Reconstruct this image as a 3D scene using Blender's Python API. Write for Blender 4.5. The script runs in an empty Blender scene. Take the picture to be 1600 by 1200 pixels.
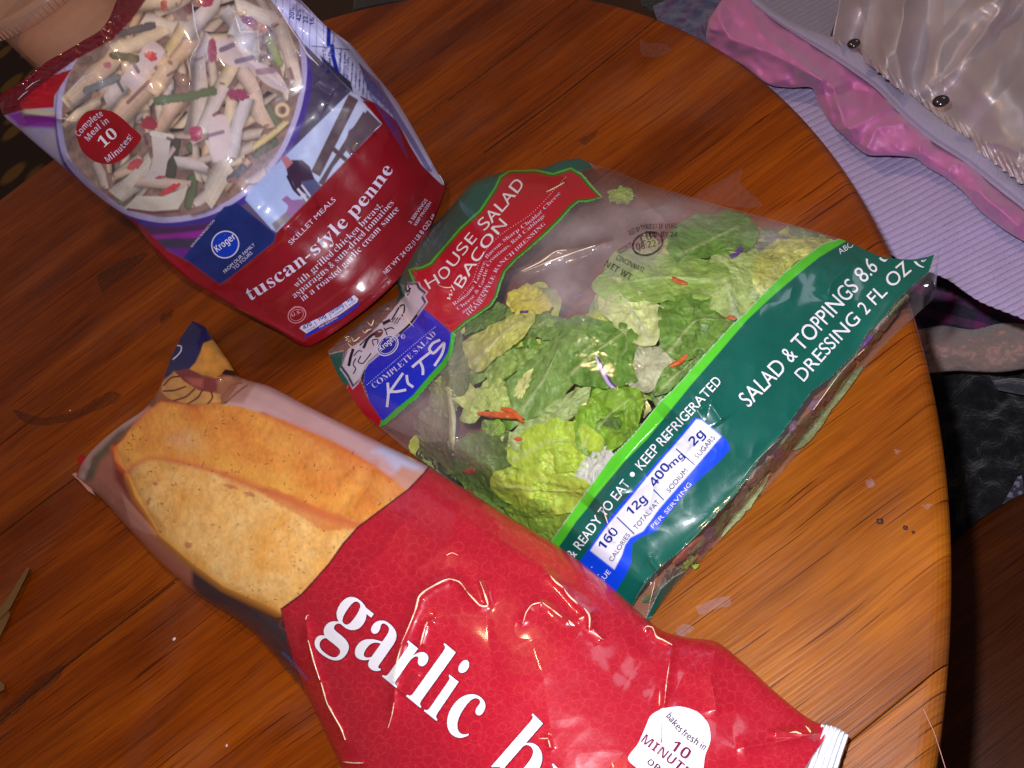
import bpy, bmesh, math, random
import numpy as np
from mathutils import Vector, Matrix
from mathutils.bvhtree import BVHTree

# ------------------------------------------------------------------ camera, light, exposure
H = 0.37                                    # lens height above the table top
F = 1250.0
TILT, AZ = math.radians(42.0), math.radians(-126.0)
_ax = np.array([math.cos(AZ), math.sin(AZ), 0.0]); _z = np.array([0, 0, 1.0])
DOWN = _z * math.cos(TILT) - _ax * math.sin(TILT)
FWD = _z * math.sin(TILT) + _ax * math.cos(TILT)
SIDE = np.cross(DOWN, FWD)
CAMROT = np.array([SIDE, FWD, -DOWN])       # rows: world axes in lens axes
ORIGIN = np.array([0, 0, H])

C = bpy.context.scene.collection
sc = bpy.context.scene
cam = bpy.data.cameras.new('camera'); cam.lens = 36 * F / 1600; cam.sensor_width = 36
cam.clip_start = 0.01; cam.clip_end = 50
camo = bpy.data.objects.new('camera', cam); C.objects.link(camo)
camo.matrix_world = Matrix([[CAMROT[0][0], -CAMROT[0][1], -CAMROT[0][2], 0],
                            [CAMROT[1][0], -CAMROT[1][1], -CAMROT[1][2], 0],
                            [CAMROT[2][0], -CAMROT[2][1], -CAMROT[2][2], H], [0, 0, 0, 1]])
sc.camera = camo
world = bpy.data.worlds.new('World'); sc.world = world; world.use_nodes = True
bg = world.node_tree.nodes['Background']
bg.inputs[0].default_value = (1.0, 0.74, 0.66, 1); bg.inputs[1].default_value = 0.10
def lamp(name, loc, power, col, rad):
    l = bpy.data.lights.new(name, 'POINT'); l.energy = power; l.color = col; l.shadow_soft_size = rad
    o = bpy.data.objects.new(name, l); C.objects.link(o); o.location = loc
    return o
def lens_to_world(v): return CAMROT @ np.array(v, float) + ORIGIN
lamp('camera_flash', lens_to_world((-0.03, -0.045, 0.0)), 9.0, (0.93, 0.92, 1.0), 0.006)
lamp('ceiling_lamp', (0.10, 0.95, 1.15), 12.0, (1.0, 0.66, 0.36), 0.035)
lamp('side_light', (1.65, 0.95, 1.1), 6.0, (0.78, 0.84, 1.0), 0.22)
sc.view_settings.view_transform = 'Standard'; sc.view_settings.look = 'None'
sc.view_settings.exposure = 0.06; sc.view_settings.gamma = 1.0
sc.cycles.use_denoising = True
sc.cycles.max_bounces = 10; sc.cycles.transparent_max_bounces = 24
sc.cycles.sample_clamp_indirect = 4

# ------------------------------------------------------------------ helpers
def tag(o, label=None, cat=None, group=None, kind=None):
    for k, v in (('label', label), ('category', cat), ('group', group), ('kind', kind)):
        if v: o[k] = v
    return o
def empty(name, loc, label, cat, group=None):
    o = bpy.data.objects.new(name, None); C.objects.link(o); o.location = loc
    o.empty_display_size = 0.02
    return tag(o, label, cat, group)
def ray(px, py):
    px = np.asarray(px, float); py = np.asarray(py, float)
    d = np.stack([(px - 800) / F, (py - 600) / F, np.ones_like(px)], -1)
    return d @ CAMROT.T
def P(px, py, z):
    """the point at height z that stands at a place of the picture"""
    d = ray(px, py); k = (np.asarray(z, float) - H) / d[..., 2]
    return ORIGIN + d * k[..., None]
def project(p):
    v = (np.asarray(p) - ORIGIN) @ CAMROT
    return v[..., 0] / v[..., 2] * F + 800, v[..., 1] / v[..., 2] * F + 600
def lin(c):
    c = np.asarray(c, float) / 255.0
    return np.where(c <= 0.04045, c / 12.92, ((c + 0.055) / 1.055) ** 2.4)
def obj(name, me, mat, parent=None, smooth=True):
    if mat is not None:
        me.materials.clear(); me.materials.append(mat)
    if smooth: me.polygons.foreach_set('use_smooth', np.ones(len(me.polygons), bool))
    o = bpy.data.objects.new(name, me); C.objects.link(o)
    if parent is not None:
        o.parent = parent
        if parent.location.length > 0 or parent.parent:
            o.matrix_parent_inverse = Matrix.Translation(-(parent.location if not parent.parent else parent.parent.location))
    return o
def mesh_np(name, verts, faces, cols=None, extra=None):
    """faces: (n,3) or (n,4) int array"""
    me = bpy.data.meshes.new(name)
    verts = np.asarray(verts, np.float32); faces = np.asarray(faces, np.int32)
    n, k = faces.shape
    me.vertices.add(len(verts)); me.vertices.foreach_set('co', verts.ravel())
    me.loops.add(n * k); me.loops.foreach_set('vertex_index', faces.ravel())
    me.polygons.add(n); me.polygons.foreach_set('loop_start', np.arange(0, n * k, k, dtype=np.int32))
    me.update(calc_edges=True)
    if cols is not None:
        a = me.attributes.new('Col', 'FLOAT_COLOR', 'POINT')
        rgba = np.ones((len(verts), 4), np.float32); rgba[:, :3] = cols; a.data.foreach_set('color', rgba.ravel())
    for nm, arr in (extra or {}).items():
        a = me.attributes.new(nm, 'FLOAT', 'POINT'); a.data.foreach_set('value', np.asarray(arr, np.float32))
    return me
def mesh_py(name, verts, faces):
    me = bpy.data.meshes.new(name); me.from_pydata([tuple(v) for v in verts], [], faces); me.update(); return me
RNG = np.random.default_rng(7)
_lat = RNG.random((256, 256))
def vnoise(x, y):
    x = np.asarray(x, float); y = np.asarray(y, float)
    xi = np.floor(x).astype(int); yi = np.floor(y).astype(int); fx = x - xi; fy = y - yi
    fx = fx * fx * (3 - 2 * fx); fy = fy * fy * (3 - 2 * fy)
    g = lambda a, b: _lat[a & 255, b & 255]
    return (g(xi, yi) * (1 - fx) + g(xi + 1, yi) * fx) * (1 - fy) + (g(xi, yi + 1) * (1 - fx) + g(xi + 1, yi + 1) * fx) * fy
def fbm(x, y, o=4):
    s = 0; a = 0.5
    for k in range(o):
        s = s + a * (vnoise(x * 2 ** k + 17.3 * k, y * 2 ** k + 9.1 * k) - 0.5); a *= 0.5
    return s
def ridged(x, y, o=3):
    s = 0; a = 0.5
    for k in range(o):
        s = s + a * (1 - np.abs(vnoise(x * 2 ** k + 5.7 * k, y * 2 ** k + 3.3 * k) * 2 - 1)); a *= 0.5
    return s
def spline(pts, n=None, t=None):
    """Catmull-Rom through pts by chord length"""
    p = np.asarray(pts, float)
    if len(p) == 2: p = np.array([p[0], p[0] * .67 + p[1] * .33, p[0] * .33 + p[1] * .67, p[1]])
    s = np.r_[0, np.cumsum(np.hypot(*(p[1:, :2] - p[:-1, :2]).T))]; s /= s[-1]
    if t is None: t = np.linspace(0, 1, n)
    m = np.gradient(p, s, axis=0)
    i = np.clip(np.searchsorted(s, t, side='right') - 1, 0, len(p) - 2)
    h = (s[i + 1] - s[i])[:, None]; u = ((t - s[i]) / (s[i + 1] - s[i]))[:, None]
    return ((2 * u**3 - 3 * u**2 + 1) * p[i] + (u**3 - 2 * u**2 + u) * h * m[i] * .8 + (-2 * u**3 + 3 * u**2) * p[i + 1] + (u**3 - u**2) * h * m[i + 1] * .8)
def coons(top, bottom, left, right, nu, nv):
    """top: v=0 from u=0 to 1; left: u=0 from v=0 to 1"""
    T, B, L, R = spline(top, nu), spline(bottom, nu), spline(left, nv), spline(right, nv)
    u = np.linspace(0, 1, nu)[None, :, None]; v = np.linspace(0, 1, nv)[:, None, None]
    S = (1 - v) * T[None] + v * B[None] + (1 - u) * L[:, None] + u * R[:, None]
    S -= (1 - u) * (1 - v) * T[0] + u * (1 - v) * T[-1] + (1 - u) * v * B[0] + u * v * B[-1]
    return S[..., 0], S[..., 1], np.broadcast_to(u[..., 0], S.shape[:2]), np.broadcast_to(v[..., 0], S.shape[:2])
def grid_faces(nv, nu):
    i = np.arange(nv * nu).reshape(nv, nu)
    return np.stack([i[:-1, :-1], i[:-1, 1:], i[1:, 1:], i[1:, :-1]], -1).reshape(-1, 4)
def seg_dist(X, Y, pts):
    best = np.full(X.shape, 1e9); par = np.zeros(X.shape); L = 0.0
    for (x0, y0), (x1, y1) in zip(pts[:-1], pts[1:]):
        dx, dy = x1 - x0, y1 - y0; l2 = dx * dx + dy * dy + 1e-9
        t = np.clip(((X - x0) * dx + (Y - y0) * dy) / l2, 0, 1)
        d = np.hypot(X - x0 - t * dx, Y - y0 - t * dy); m = d < best
        best = np.where(m, d, best); par = np.where(m, L + t * math.sqrt(l2), par); L += math.sqrt(l2)
    return best, par / max(L, 1e-9)
def inside(X, Y, poly):
    r = np.zeros(X.shape, bool); n = len(poly)
    for i in range(n):
        x0, y0 = poly[i]; x1, y1 = poly[(i + 1) % n]
        if y0 == y1: continue
        c = ((y0 > Y) != (y1 > Y)) & (X < (x1 - x0) * (Y - y0) / (y1 - y0) + x0)
        r ^= c
    return r
def crease_or_glint(X, Y, pts, amp, w, soft=1.2, fade=True):
    """a sharp ridge with falling flanks"""
    pts = np.asarray(pts, float); m = (X > pts[:, 0].min() - 5 * w) & (X < pts[:, 0].max() + 5 * w) & (Y > pts[:, 1].min() - 5 * w) & (Y < pts[:, 1].max() + 5 * w)
    out = np.zeros(X.shape)
    if m.any():
        d, t = seg_dist(X[m], Y[m], pts)
        e = np.exp(-(np.sqrt(d * d + soft * soft) - soft) / w)
        if fade: e = e * np.clip(np.minimum(t, 1 - t) * 8 + .25, 0, 1)
        out[m] = amp * e
    return out

class Canvas:
    """flat print: colours laid on the points of a sheet"""
    def __init__(s, X, Y, base):
        s.X, s.Y = X.ravel(), Y.ravel(); s.c = np.tile(lin(base), (s.X.size, 1)); s.r = np.zeros(s.X.size, int)
    def _m(s, pts, pad):
        p = np.asarray(pts, float)
        return np.nonzero((s.X > p[:, 0].min() - pad) & (s.X < p[:, 0].max() + pad) & (s.Y > p[:, 1].min() - pad) & (s.Y < p[:, 1].max() + pad))[0]
    def mix(s, i, a, col):
        s.c[i] = s.c[i] * (1 - a[:, None]) + np.asarray(col) * a[:, None]
    def poly(s, pts, col=None, rid=None, smooth=False, soft=.9, alpha=1.0, ragged=0):
        if smooth: pts = [tuple(q) for q in spline(list(pts) + [pts[0]], len(pts) * 6)[:-1]]
        i = s._m(pts, 3); X, Y = s.X[i], s.Y[i]
        ins = inside(X, Y, pts); d, _ = seg_dist(X, Y, list(pts) + [pts[0]])
        sd = np.where(ins, -d, d)
        if ragged: sd = sd + ragged * fbm(X / 5, Y / 5, 3) * 2
        a = np.clip(.5 - sd / (2 * soft), 0, 1) * alpha
        if col is not None: s.mix(i, a, lin(col) if not callable(col) else col(X, Y))
        if rid is not None: s.r[i[a > .5 * alpha]] = rid
    def stroke(s, pts, w, col, shade=0.0, alpha=1.0, soft=.8, taper=False, curve=False, rough=0):
        if curve: pts = spline(pts, len(pts) * 6)[:, :2]
        i = s._m(pts, w + 3); X, Y = s.X[i], s.Y[i]; d, t = seg_dist(X, Y, pts)
        if taper: w = w * np.clip(np.sin(np.pi * np.clip(t, .02, .98)) ** .5, .15, 1)
        if rough: d = d + rough * fbm(X / 3.5, Y / 3.5, 3) * 2
        a = np.clip((w - d) / (2 * soft) + .5, 0, 1) * alpha
        c = np.tile(lin(col), (len(i), 1))
        if shade: c = c * (1 - shade * np.clip(d / w, 0, 1)[:, None] ** 2.2)
        s.mix(i, a, c)
    def quill(s, a, b, w, col, shade=.4, rng=random):
        ax, ay = a; bx, by = b; L = math.hypot(bx - ax, by - ay) + 1e-6; ux, uy = (bx - ax) / L, (by - ay) / L; nx, ny = -uy, ux; k = rng.choice((1, -1)) * rng.uniform(.5, 1.0); j = rng.uniform(-.8, .8); w2 = w * rng.uniform(.8, 1.1); bow = rng.uniform(-.12, .12) * L
        mx, my = (ax + bx) / 2 + nx * bow, (ay + by) / 2 + ny * bow
        pts = [(ax + nx * w - ux * w * j, ay + ny * w - uy * w * j), (mx + nx * w, my + ny * w), (bx + nx * w2 + ux * w * k, by + ny * w2 + uy * w * k), (bx + ux * w * .5, by + uy * w * .5), (bx - nx * w2 - ux * w * k, by - ny * w2 - uy * w * k), (mx - nx * w, my - ny * w), (ax - nx * w + ux * w * j, ay - ny * w + uy * w * j)]
        i = s._m(pts, 4); X, Y = s.X[i], s.Y[i]
        for off, cc, al, sf in ((2.2, (70, 44, 46), .55, 2.6), (0, col, 1, .9)):
            q = [(p[0] + off, p[1] + off * 1.3) for p in pts]; ins = inside(X, Y, q); d, _ = seg_dist(X, Y, q + [q[0]]); sd = np.where(ins, -d, d) + .8 * fbm(X / 4, Y / 4, 2)
            al_ = np.clip(.5 - sd / (2 * sf), 0, 1) * al; c = np.tile(lin(cc), (len(i), 1))
            if off == 0:
                e = ((X - mx) * nx + (Y - my) * ny) / w; c = c * (1 - shade * np.clip(np.abs(e + .25), 0, 1.3)[:, None] ** 2.0) * (1 + .22 * fbm(X / 6, Y / 6, 3))[:, None] * (1 + .035 * np.sin(e * 14))[:, None]
            s.mix(i, al_, c)
        if rng.random() < .45: s.blob(bx + ux * w * .15, by + uy * w * .15, w * .32, w * .5, (128, 88, 70), math.atan2(uy, ux), .2, .75, .5)
    def blob(s, x, y, rx, ry, col, ang=0, rough=.35, alpha=1.0, soft=.15):
        i = s._m([(x - rx - ry, y - rx - ry), (x + rx + ry, y + rx + ry)], 2); X, Y = s.X[i] - x, s.Y[i] - y
        ca, sa = math.cos(ang), math.sin(ang); q = np.hypot((X * ca + Y * sa) / rx, (-X * sa + Y * ca) / ry)
        q = q + rough * fbm(s.X[i] / 4, s.Y[i] / 4, 3) * 2
        a = np.clip((1 - q) / soft, 0, 1) * alpha
        m = 1 + .8 * fbm(s.X[i] / 2.6 + 30, s.Y[i] / 2.6, 2)[:, None]
        s.mix(i, a, np.tile(lin(col), (len(i), 1)) * m)
    def ring(s, x, y, r, w, col, alpha=1.0, ry=None, ang=0):
        ry = ry or r; i = s._m([(x - r - 3, y - r - 3), (x + r + 3, y + r + 3)], 2)
        if not len(i): return
        X, Y = s.X[i] - x, s.Y[i] - y; ca, sa = math.cos(ang), math.sin(ang)
        q = np.hypot((X * ca + Y * sa), (-X * sa + Y * ca) * r / ry)
        s.mix(i, np.clip(1 - np.abs(q - r) / w, 0, 1) * alpha, lin(col))

class Sheet:
    """a curved sheet on a grid; splits into parts and takes lettering"""
    def __init__(s, X, Y, Z, u, v):
        s.X, s.Y, s.Z, s.u, s.v = X, Y, Z, u, v; s.nv, s.nu = X.shape
        s.V = P(X, Y, Z).reshape(-1, 3); s.Fa = grid_faces(s.nv, s.nu)[:, ::-1]; s.bvh = None
    def tree(s):
        if s.bvh is None:
            k = 2; ix = np.arange(s.nv * s.nu).reshape(s.nv, s.nu)[::k, ::k]
            v = s.V[ix.ravel()]; s.bvh = BVHTree.FromPolygons(v.tolist(), grid_faces(*ix.shape).tolist(), epsilon=0.0)
        return s.bvh
    def hit(s, px, py):
        d = ray(px, py); d = d / np.linalg.norm(d)
        r = s.tree().ray_cast(Vector(ORIGIN), Vector(d))
        if r[0] is None: return None, None, d
        n = r[1]
        if n.dot(Vector(d)) > 0: n = -n
        return r[0], n, d
    def split(s, canvas, names, parent, extra=None):
        out = {}; fr = canvas.r[s.Fa[:, 0]]
        for rid, (name, mat, label) in names.items():
            f = s.Fa[fr == rid]
            if not len(f): continue
            used = np.unique(f); remap = np.zeros(len(s.V), np.int64); remap[used] = np.arange(len(used))
            ex = {k: a[used] for k, a in (extra or {}).items()}
            me = mesh_np(name, s.V[used], remap[f], canvas.c[used], ex)
            o = obj(name, me, mat, parent)
            if label: o['label'] = label
            out[rid] = o
        return out

# ------------------------------------------------------------------ materials
def nt(name):
    m = bpy.data.materials.new(name); m.use_nodes = True; t = m.node_tree; t.nodes.clear()
    out = t.nodes.new('ShaderNodeOutputMaterial'); return m, t, out
def N(t, kind, **kw):
    n = t.nodes.new(kind)
    for k, v in kw.items():
        if k.startswith('_'): setattr(n, k[1:], v)
        else: n.inputs[k.replace('__', ' ')].default_value = v
    return n
def bumped(t, scale, dist, strength=1.0, detail=4, coord='Object', stretch=None):
    tc = N(t, 'ShaderNodeTexCoord'); src = tc.outputs[coord]
    if stretch:
        mp = N(t, 'ShaderNodeMapping'); mp.inputs['Scale'].default_value = stretch; t.links.new(src, mp.inputs[0]); src = mp.outputs[0]
    no = N(t, 'ShaderNodeTexNoise', Scale=scale, Detail=detail); t.links.new(src, no.inputs['Vector'])
    b = N(t, 'ShaderNodeBump', Strength=strength, Distance=dist); t.links.new(no.outputs[0], b.inputs['Height'])
    return b, no
def mat_print(name, rough=.36, spec=.4, bump=.00022, bscale=140, sheen_var=True, metal=0.0):
    m, t, out = nt(name); b = N(t, 'ShaderNodeBsdfPrincipled', Roughness=rough, Metallic=metal)
    b.inputs['Specular IOR Level'].default_value = spec
    a = N(t, 'ShaderNodeAttribute', _attribute_name='Col'); t.links.new(a.outputs['Color'], b.inputs['Base Color'])
    b.inputs['Coat Weight'].default_value = .8; b.inputs['Coat Roughness'].default_value = .11
    bp, no = bumped(t, bscale, bump); t.links.new(bp.outputs[0], b.inputs['Normal'])
    t.links.new(b.outputs[0], out.inputs[0]); return m
def mat_plain(name, col, rough=.4, spec=.5, bump=0, bscale=200, var=0.0, vscale=20, sheen=0, sub=0, metal=0.0, coord='Object'):
    m, t, out = nt(name); b = N(t, 'ShaderNodeBsdfPrincipled', Roughness=rough, Metallic=metal)
    b.inputs['Specular IOR Level'].default_value = spec
    c = lin(col); b.inputs['Base Color'].default_value = (*c, 1)
    if sheen: b.inputs['Sheen Weight'].default_value = sheen
    if bump:
        bp, no = bumped(t, bscale, bump); t.links.new(bp.outputs[0], b.inputs['Normal'])
    if var:
        tc = N(t, 'ShaderNodeTexCoord'); no = N(t, 'ShaderNodeTexNoise', Scale=vscale, Detail=5); t.links.new(tc.outputs[coord], no.inputs['Vector'])
        mx = N(t, 'ShaderNodeMix', _data_type='RGBA'); mx.inputs['A'].default_value = (*(c * (1 - var)), 1); mx.inputs['B'].default_value = (*np.minimum(c * (1 + var), 1), 1)
        t.links.new(no.outputs[0], mx.inputs[0]); t.links.new(mx.outputs['Result'], b.inputs['Base Color'])
    t.links.new(b.outputs[0], out.inputs[0]); return m
def mat_film(name):
    """thin clear plastic with a slight milky mist that changes from place to place"""
    m, t, out = nt(name)
    tr = N(t, 'ShaderNodeBsdfTransparent'); tr.inputs[0].default_value = (.97, .97, .97, 1)
    df = N(t, 'ShaderNodeBsdfDiffuse'); df.inputs[0].default_value = (.66, .56, .60, 1)
    gl = N(t, 'ShaderNodeBsdfGlossy', Roughness=.085)
    a = N(t, 'ShaderNodeAttribute', _attribute_name='haze')
    m1 = N(t, 'ShaderNodeMixShader'); m2 = N(t, 'ShaderNodeMixShader')
    lw = N(t, 'ShaderNodeLayerWeight', Blend=.5); pw = N(t, 'ShaderNodeMath', _operation='POWER'); pw.inputs[1].default_value = 4.0
    fr = N(t, 'ShaderNodeMath', _operation='MULTIPLY_ADD'); fr.inputs[1].default_value = .7; fr.inputs[2].default_value = .045
    t.links.new(lw.outputs['Facing'], pw.inputs[0]); t.links.new(pw.outputs[0], fr.inputs[0])
    bp, no = bumped(t, 90, .0007, detail=6)
    t.links.new(bp.outputs[0], gl.inputs['Normal'])
    t.links.new(a.outputs['Fac'], m1.inputs[0]); t.links.new(tr.outputs[0], m1.inputs[1]); t.links.new(df.outputs[0], m1.inputs[2])
    t.links.new(fr.outputs[0], m2.inputs[0]); t.links.new(m1.outputs[0], m2.inputs[1]); t.links.new(gl.outputs[0], m2.inputs[2])
    t.links.new(m2.outputs[0], out.inputs[0]); return m
def mat_wood(name, dark=1.0):
    m, t, out = nt(name); b = N(t, 'ShaderNodeBsdfPrincipled', Roughness=.36); b.inputs['Specular IOR Level'].default_value = .2
    L = t.links.new
    tc = N(t, 'ShaderNodeTexCoord'); oi = N(t, 'ShaderNodeObjectInfo')
    rot = N(t, 'ShaderNodeMapping'); rot.inputs['Rotation'].default_value = (0, 0, math.radians(-1.0)); L(tc.outputs['Object'], rot.inputs[0])
    # slow wander of the grain
    wn = N(t, 'ShaderNodeTexNoise', Scale=7.0, Detail=2); L(rot.outputs[0], wn.inputs['Vector'])
    ws = N(t, 'ShaderNodeVectorMath', _operation='SCALE'); ws.inputs['Scale'].default_value = .012; L(wn.outputs['Color'], ws.inputs[0])
    ad = N(t, 'ShaderNodeVectorMath', _operation='ADD'); L(rot.outputs[0], ad.inputs[0]); L(ws.outputs[0], ad.inputs[1])
    of = N(t, 'ShaderNodeVectorMath', _operation='ADD'); L(ad.outputs[0], of.inputs[0])
    rm = N(t, 'ShaderNodeMath', _operation='MULTIPLY'); rm.inputs[1].default_value = 3.0; L(oi.outputs['Random'], rm.inputs[0])
    cb = N(t, 'ShaderNodeCombineXYZ'); L(rm.outputs[0], cb.inputs[2]); L(cb.outputs[0], of.inputs[1])
    def streak(sx, sy, detail, rough=.6):
        mp = N(t, 'ShaderNodeMapping'); mp.inputs['Scale'].default_value = (sx, sy, 3); L(of.outputs[0], mp.inputs[0])
        n = N(t, 'ShaderNodeTexNoise', Scale=1.0, Detail=detail, Roughness=rough); L(mp.outputs[0], n.inputs['Vector']); return n.outputs[0]
    broad, mid, fine, pore = streak(3, 26, 4), streak(9, 170, 4), streak(20, 620, 3, .7), streak(14, 760, 1.5, .5)
    def ramp(src, stops):
        r = N(t, 'ShaderNodeValToRGB'); e = r.color_ramp.elements
        while len(e) < len(stops): e.new(.5)
        for k, (p, c) in enumerate(stops): e[k].position = p; e[k].color = (*c, 1)
        L(src, r.inputs[0]); return r.outputs[0]
    base = ramp(broad, [(.30, (.165 * dark, .028 * dark, .0008 * dark)), (.5, (.235 * dark, .043 * dark, .0008 * dark)), (.72, (.32 * dark, .072 * dark, .002 * dark))])
    mids = ramp(mid, [(.28, (.76, .71, .67)), (.5, (.98, .98, .96)), (.74, (1.15, 1.2, 1.2))])
    fin = ramp(fine, [(.3, (.78, .74, .70)), (.52, (1, 1, 1)), (.75, (1.2, 1.26, 1.3))])
    por = ramp(pore, [(.30, (.30, .22, .18)), (.37, (1, 1, 1))])
    def mul(a, c):
        x = N(t, 'ShaderNodeMix', _data_type='RGBA', _blend_type='MULTIPLY'); x.inputs[0].default_value = 1; L(a, x.inputs['A']); L(c, x.inputs['B']); return x.outputs['Result']
    col = mul(mul(mul(base, mids), fin), por)
    # golden worn area where people sit, its own shape
    wp = WORN; sv = N(t, 'ShaderNodeVectorMath', _operation='DISTANCE'); sv.inputs[1].default_value = (wp[0], wp[1], .75); L(tc.outputs['Object'], sv.inputs[0])
    wn2 = N(t, 'ShaderNodeTexNoise', Scale=16.0, Detail=4); L(rot.outputs[0], wn2.inputs['Vector'])
    wm = N(t, 'ShaderNodeMath', _operation='MULTIPLY_ADD'); wm.inputs[1].default_value = .22; L(wn2.outputs[0], wm.inputs[0]); L(sv.outputs['Value'], wm.inputs[2])
    wr = N(t, 'ShaderNodeMapRange'); wr.inputs['From Min'].default_value = .36; wr.inputs['From Max'].default_value = .14; wr.inputs['To Min'].default_value = 0; wr.inputs['To Max'].default_value = .60; L(wm.outputs[0], wr.inputs[0])
    lt = mul(mul(ramp(broad, [(.3, (.27, .080, .006)), (.7, (.50, .178, .018))]), ramp(fine, [(.32, (.72, .64, .58)), (.5, (1, 1, 1)), (.7, (1.2, 1.27, 1.25))])), por)
    wx = N(t, 'ShaderNodeMix', _data_type='RGBA'); L(wr.outputs[0], wx.inputs[0]); L(col, wx.inputs['A']); L(lt, wx.inputs['B']); col = wx.outputs['Result']
    bl = N(t, 'ShaderNodeMapping'); bl.inputs['Scale'].default_value = (5, 13, 3); L(of.outputs[0], bl.inputs[0]); bn = N(t, 'ShaderNodeTexNoise', Scale=1.0, Detail=3, Roughness=.55); L(bl.outputs[0], bn.inputs['Vector'])
    col = mul(col, ramp(bn.outputs[0], [(.36, (.66, .60, .56)), (.5, (.93, .91, .88)), (.66, (1.12, 1.14, 1.08))]))
    # worn dull patches in the varnish
    pn = N(t, 'ShaderNodeTexNoise', Scale=11.0, Detail=5, Roughness=.6); L(tc.outputs['Object'], pn.inputs['Vector'])
    pf = ramp(pn.outputs[0], [(.5, (0, 0, 0)), (.68, (1, 1, 1))])
    mx = N(t, 'ShaderNodeMix', _data_type='RGBA'); L(pf, mx.inputs[0]); L(col, mx.inputs['A'])
    g = N(t, 'ShaderNodeMix', _data_type='RGBA'); g.inputs[0].default_value = .07; L(col, g.inputs['A']); g.inputs['B'].default_value = (.22 * dark, .17 * dark, .17 * dark, 1); L(g.outputs['Result'], mx.inputs['B'])
    L(mx.outputs['Result'], b.inputs['Base Color'])
    rr = N(t, 'ShaderNodeMapRange'); rr.inputs['To Min'].default_value = .26; rr.inputs['To Max'].default_value = .5; L(pn.outputs[0], rr.inputs[0]); L(rr.outputs[0], b.inputs['Roughness'])
    sm = N(t, 'ShaderNodeMath', _operation='ADD'); L(pore, sm.inputs[0]); L(fine, sm.inputs[1])
    bp = N(t, 'ShaderNodeBump', Strength=.5, Distance=.0004); L(sm.outputs[0], bp.inputs['Height']); L(bp.outputs[0], b.inputs['Normal'])
    L(b.outputs[0], out.inputs[0]); return m
TC = np.array([-.851, 1.390]) * H; TR = 1.597 * H
WORN = P(1290, 1000, 0)[:2] - TC
M_WOOD = mat_wood('varnished_oak'); M_UNDER = mat_plain('dark_joint', (54, 28, 14), .8)
M_PRINT = mat_print('printed_plastic'); M_PICT = mat_print('printed_picture', rough=.4, bump=.0002)
M_FILM = mat_film('clear_film')
M_WHITE = mat_plain('white_ink', (238, 236, 244), .3)
M_PALE = mat_plain('pale_ink', (214, 208, 236), .35)
M_NAVY = mat_plain('navy_ink', (24, 36, 130), .32)
M_BLACK = mat_plain('black_ink', (22, 20, 34), .35)
M_MAROON = mat_plain('maroon_ink', (122, 22, 70), .35)
M_PLUM = mat_plain('plum_ink', (70, 22, 60), .35)
M_PINK = mat_plain('pink_ink', (226, 150, 160), .35)

# ------------------------------------------------------------------ lettering laid on a sheet
def fnt(s, style=''):
    tab = {'serif': (0x1D400, 0x1D41A, 0x1D7CE), 'italic': (0x1D434, 0x1D44E, None), 'bold': (0x1D5D4, 0x1D5EE, 0x1D7EC), 'sans': (0x1D5A0, 0x1D5BA, 0x1D7E2), 'oblique': (0x1D608, 0x1D622, None)}
    if style not in tab: return s
    up, lo, dg = tab[style]; o = ''
    for c in s:
        if 'A' <= c <= 'Z': o += chr(up + ord(c) - 65)
        elif style == 'italic' and c == 'h': o += '\u210e'
        elif 'a' <= c <= 'z': o += chr(lo + ord(c) - 97)
        elif '0' <= c <= '9' and dg: o += chr(dg + ord(c) - 48)
        else: o += c
    return o
_glyphs = {}
def text_mesh(body, style, offset, cell):
    key = (body, style, offset, cell)
    if key in _glyphs: return _glyphs[key]
    cu = bpy.data.curves.new('lettering', 'FONT'); cu.body = fnt(body, style); cu.size = 1; cu.offset = offset; cu.resolution_u = 5
    o = bpy.data.objects.new('lettering', cu); C.objects.link(o)
    me = o.evaluated_get(bpy.context.evaluated_depsgraph_get()).to_mesh()
    bm = bmesh.new(); bm.from_mesh(me)
    xs = [v.co.x for v in bm.verts]; ys = [v.co.y for v in bm.verts]
    if cell:
        x = math.ceil(min(xs) / cell) * cell
        while x < max(xs):
            bmesh.ops.bisect_plane(bm, geom=bm.verts[:] + bm.edges[:] + bm.faces[:], plane_co=(x, 0, 0), plane_no=(1, 0, 0), dist=1e-6); x += cell
        y = math.ceil(min(ys) / cell) * cell
        while y < max(ys):
            bmesh.ops.bisect_plane(bm, geom=bm.verts[:] + bm.edges[:] + bm.faces[:], plane_co=(0, y, 0), plane_no=(0, 1, 0), dist=1e-6); y += cell
    bmesh.ops.triangulate(bm, faces=bm.faces[:])
    v = np.array([(q.co.x, q.co.y) for q in bm.verts]); f = [[q.index for q in fc.verts] for fc in bm.faces]
    bm.free(); bpy.data.objects.remove(o); bpy.data.curves.remove(cu)
    _glyphs[key] = (v, f); return v, f
def lay(sheet, name, Q, faces, mat, parent, off=.00025, label=None):
    """put flat shapes (picture places Q) on the sheet, a hair above it"""
    pts = []; ok = []
    for x, y in Q:
        h, n, d = sheet.hit(x, y)
        if h is None: pts.append((0, 0, 0)); ok.append(False)
        else: pts.append(tuple(h + n * off * .4 - Vector(d) * off)); ok.append(True)
    faces = [f for f in faces if all(ok[i] for i in f)]
    if not faces: return None
    used = sorted({i for f in faces for i in f}); rm = {q: i for i, q in enumerate(used)}
    me = mesh_py(name, [pts[i] for i in used], [[rm[i] for i in f] for f in faces])
    o = obj(name, me, mat, parent)
    if label: o['label'] = label
    return o
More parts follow.
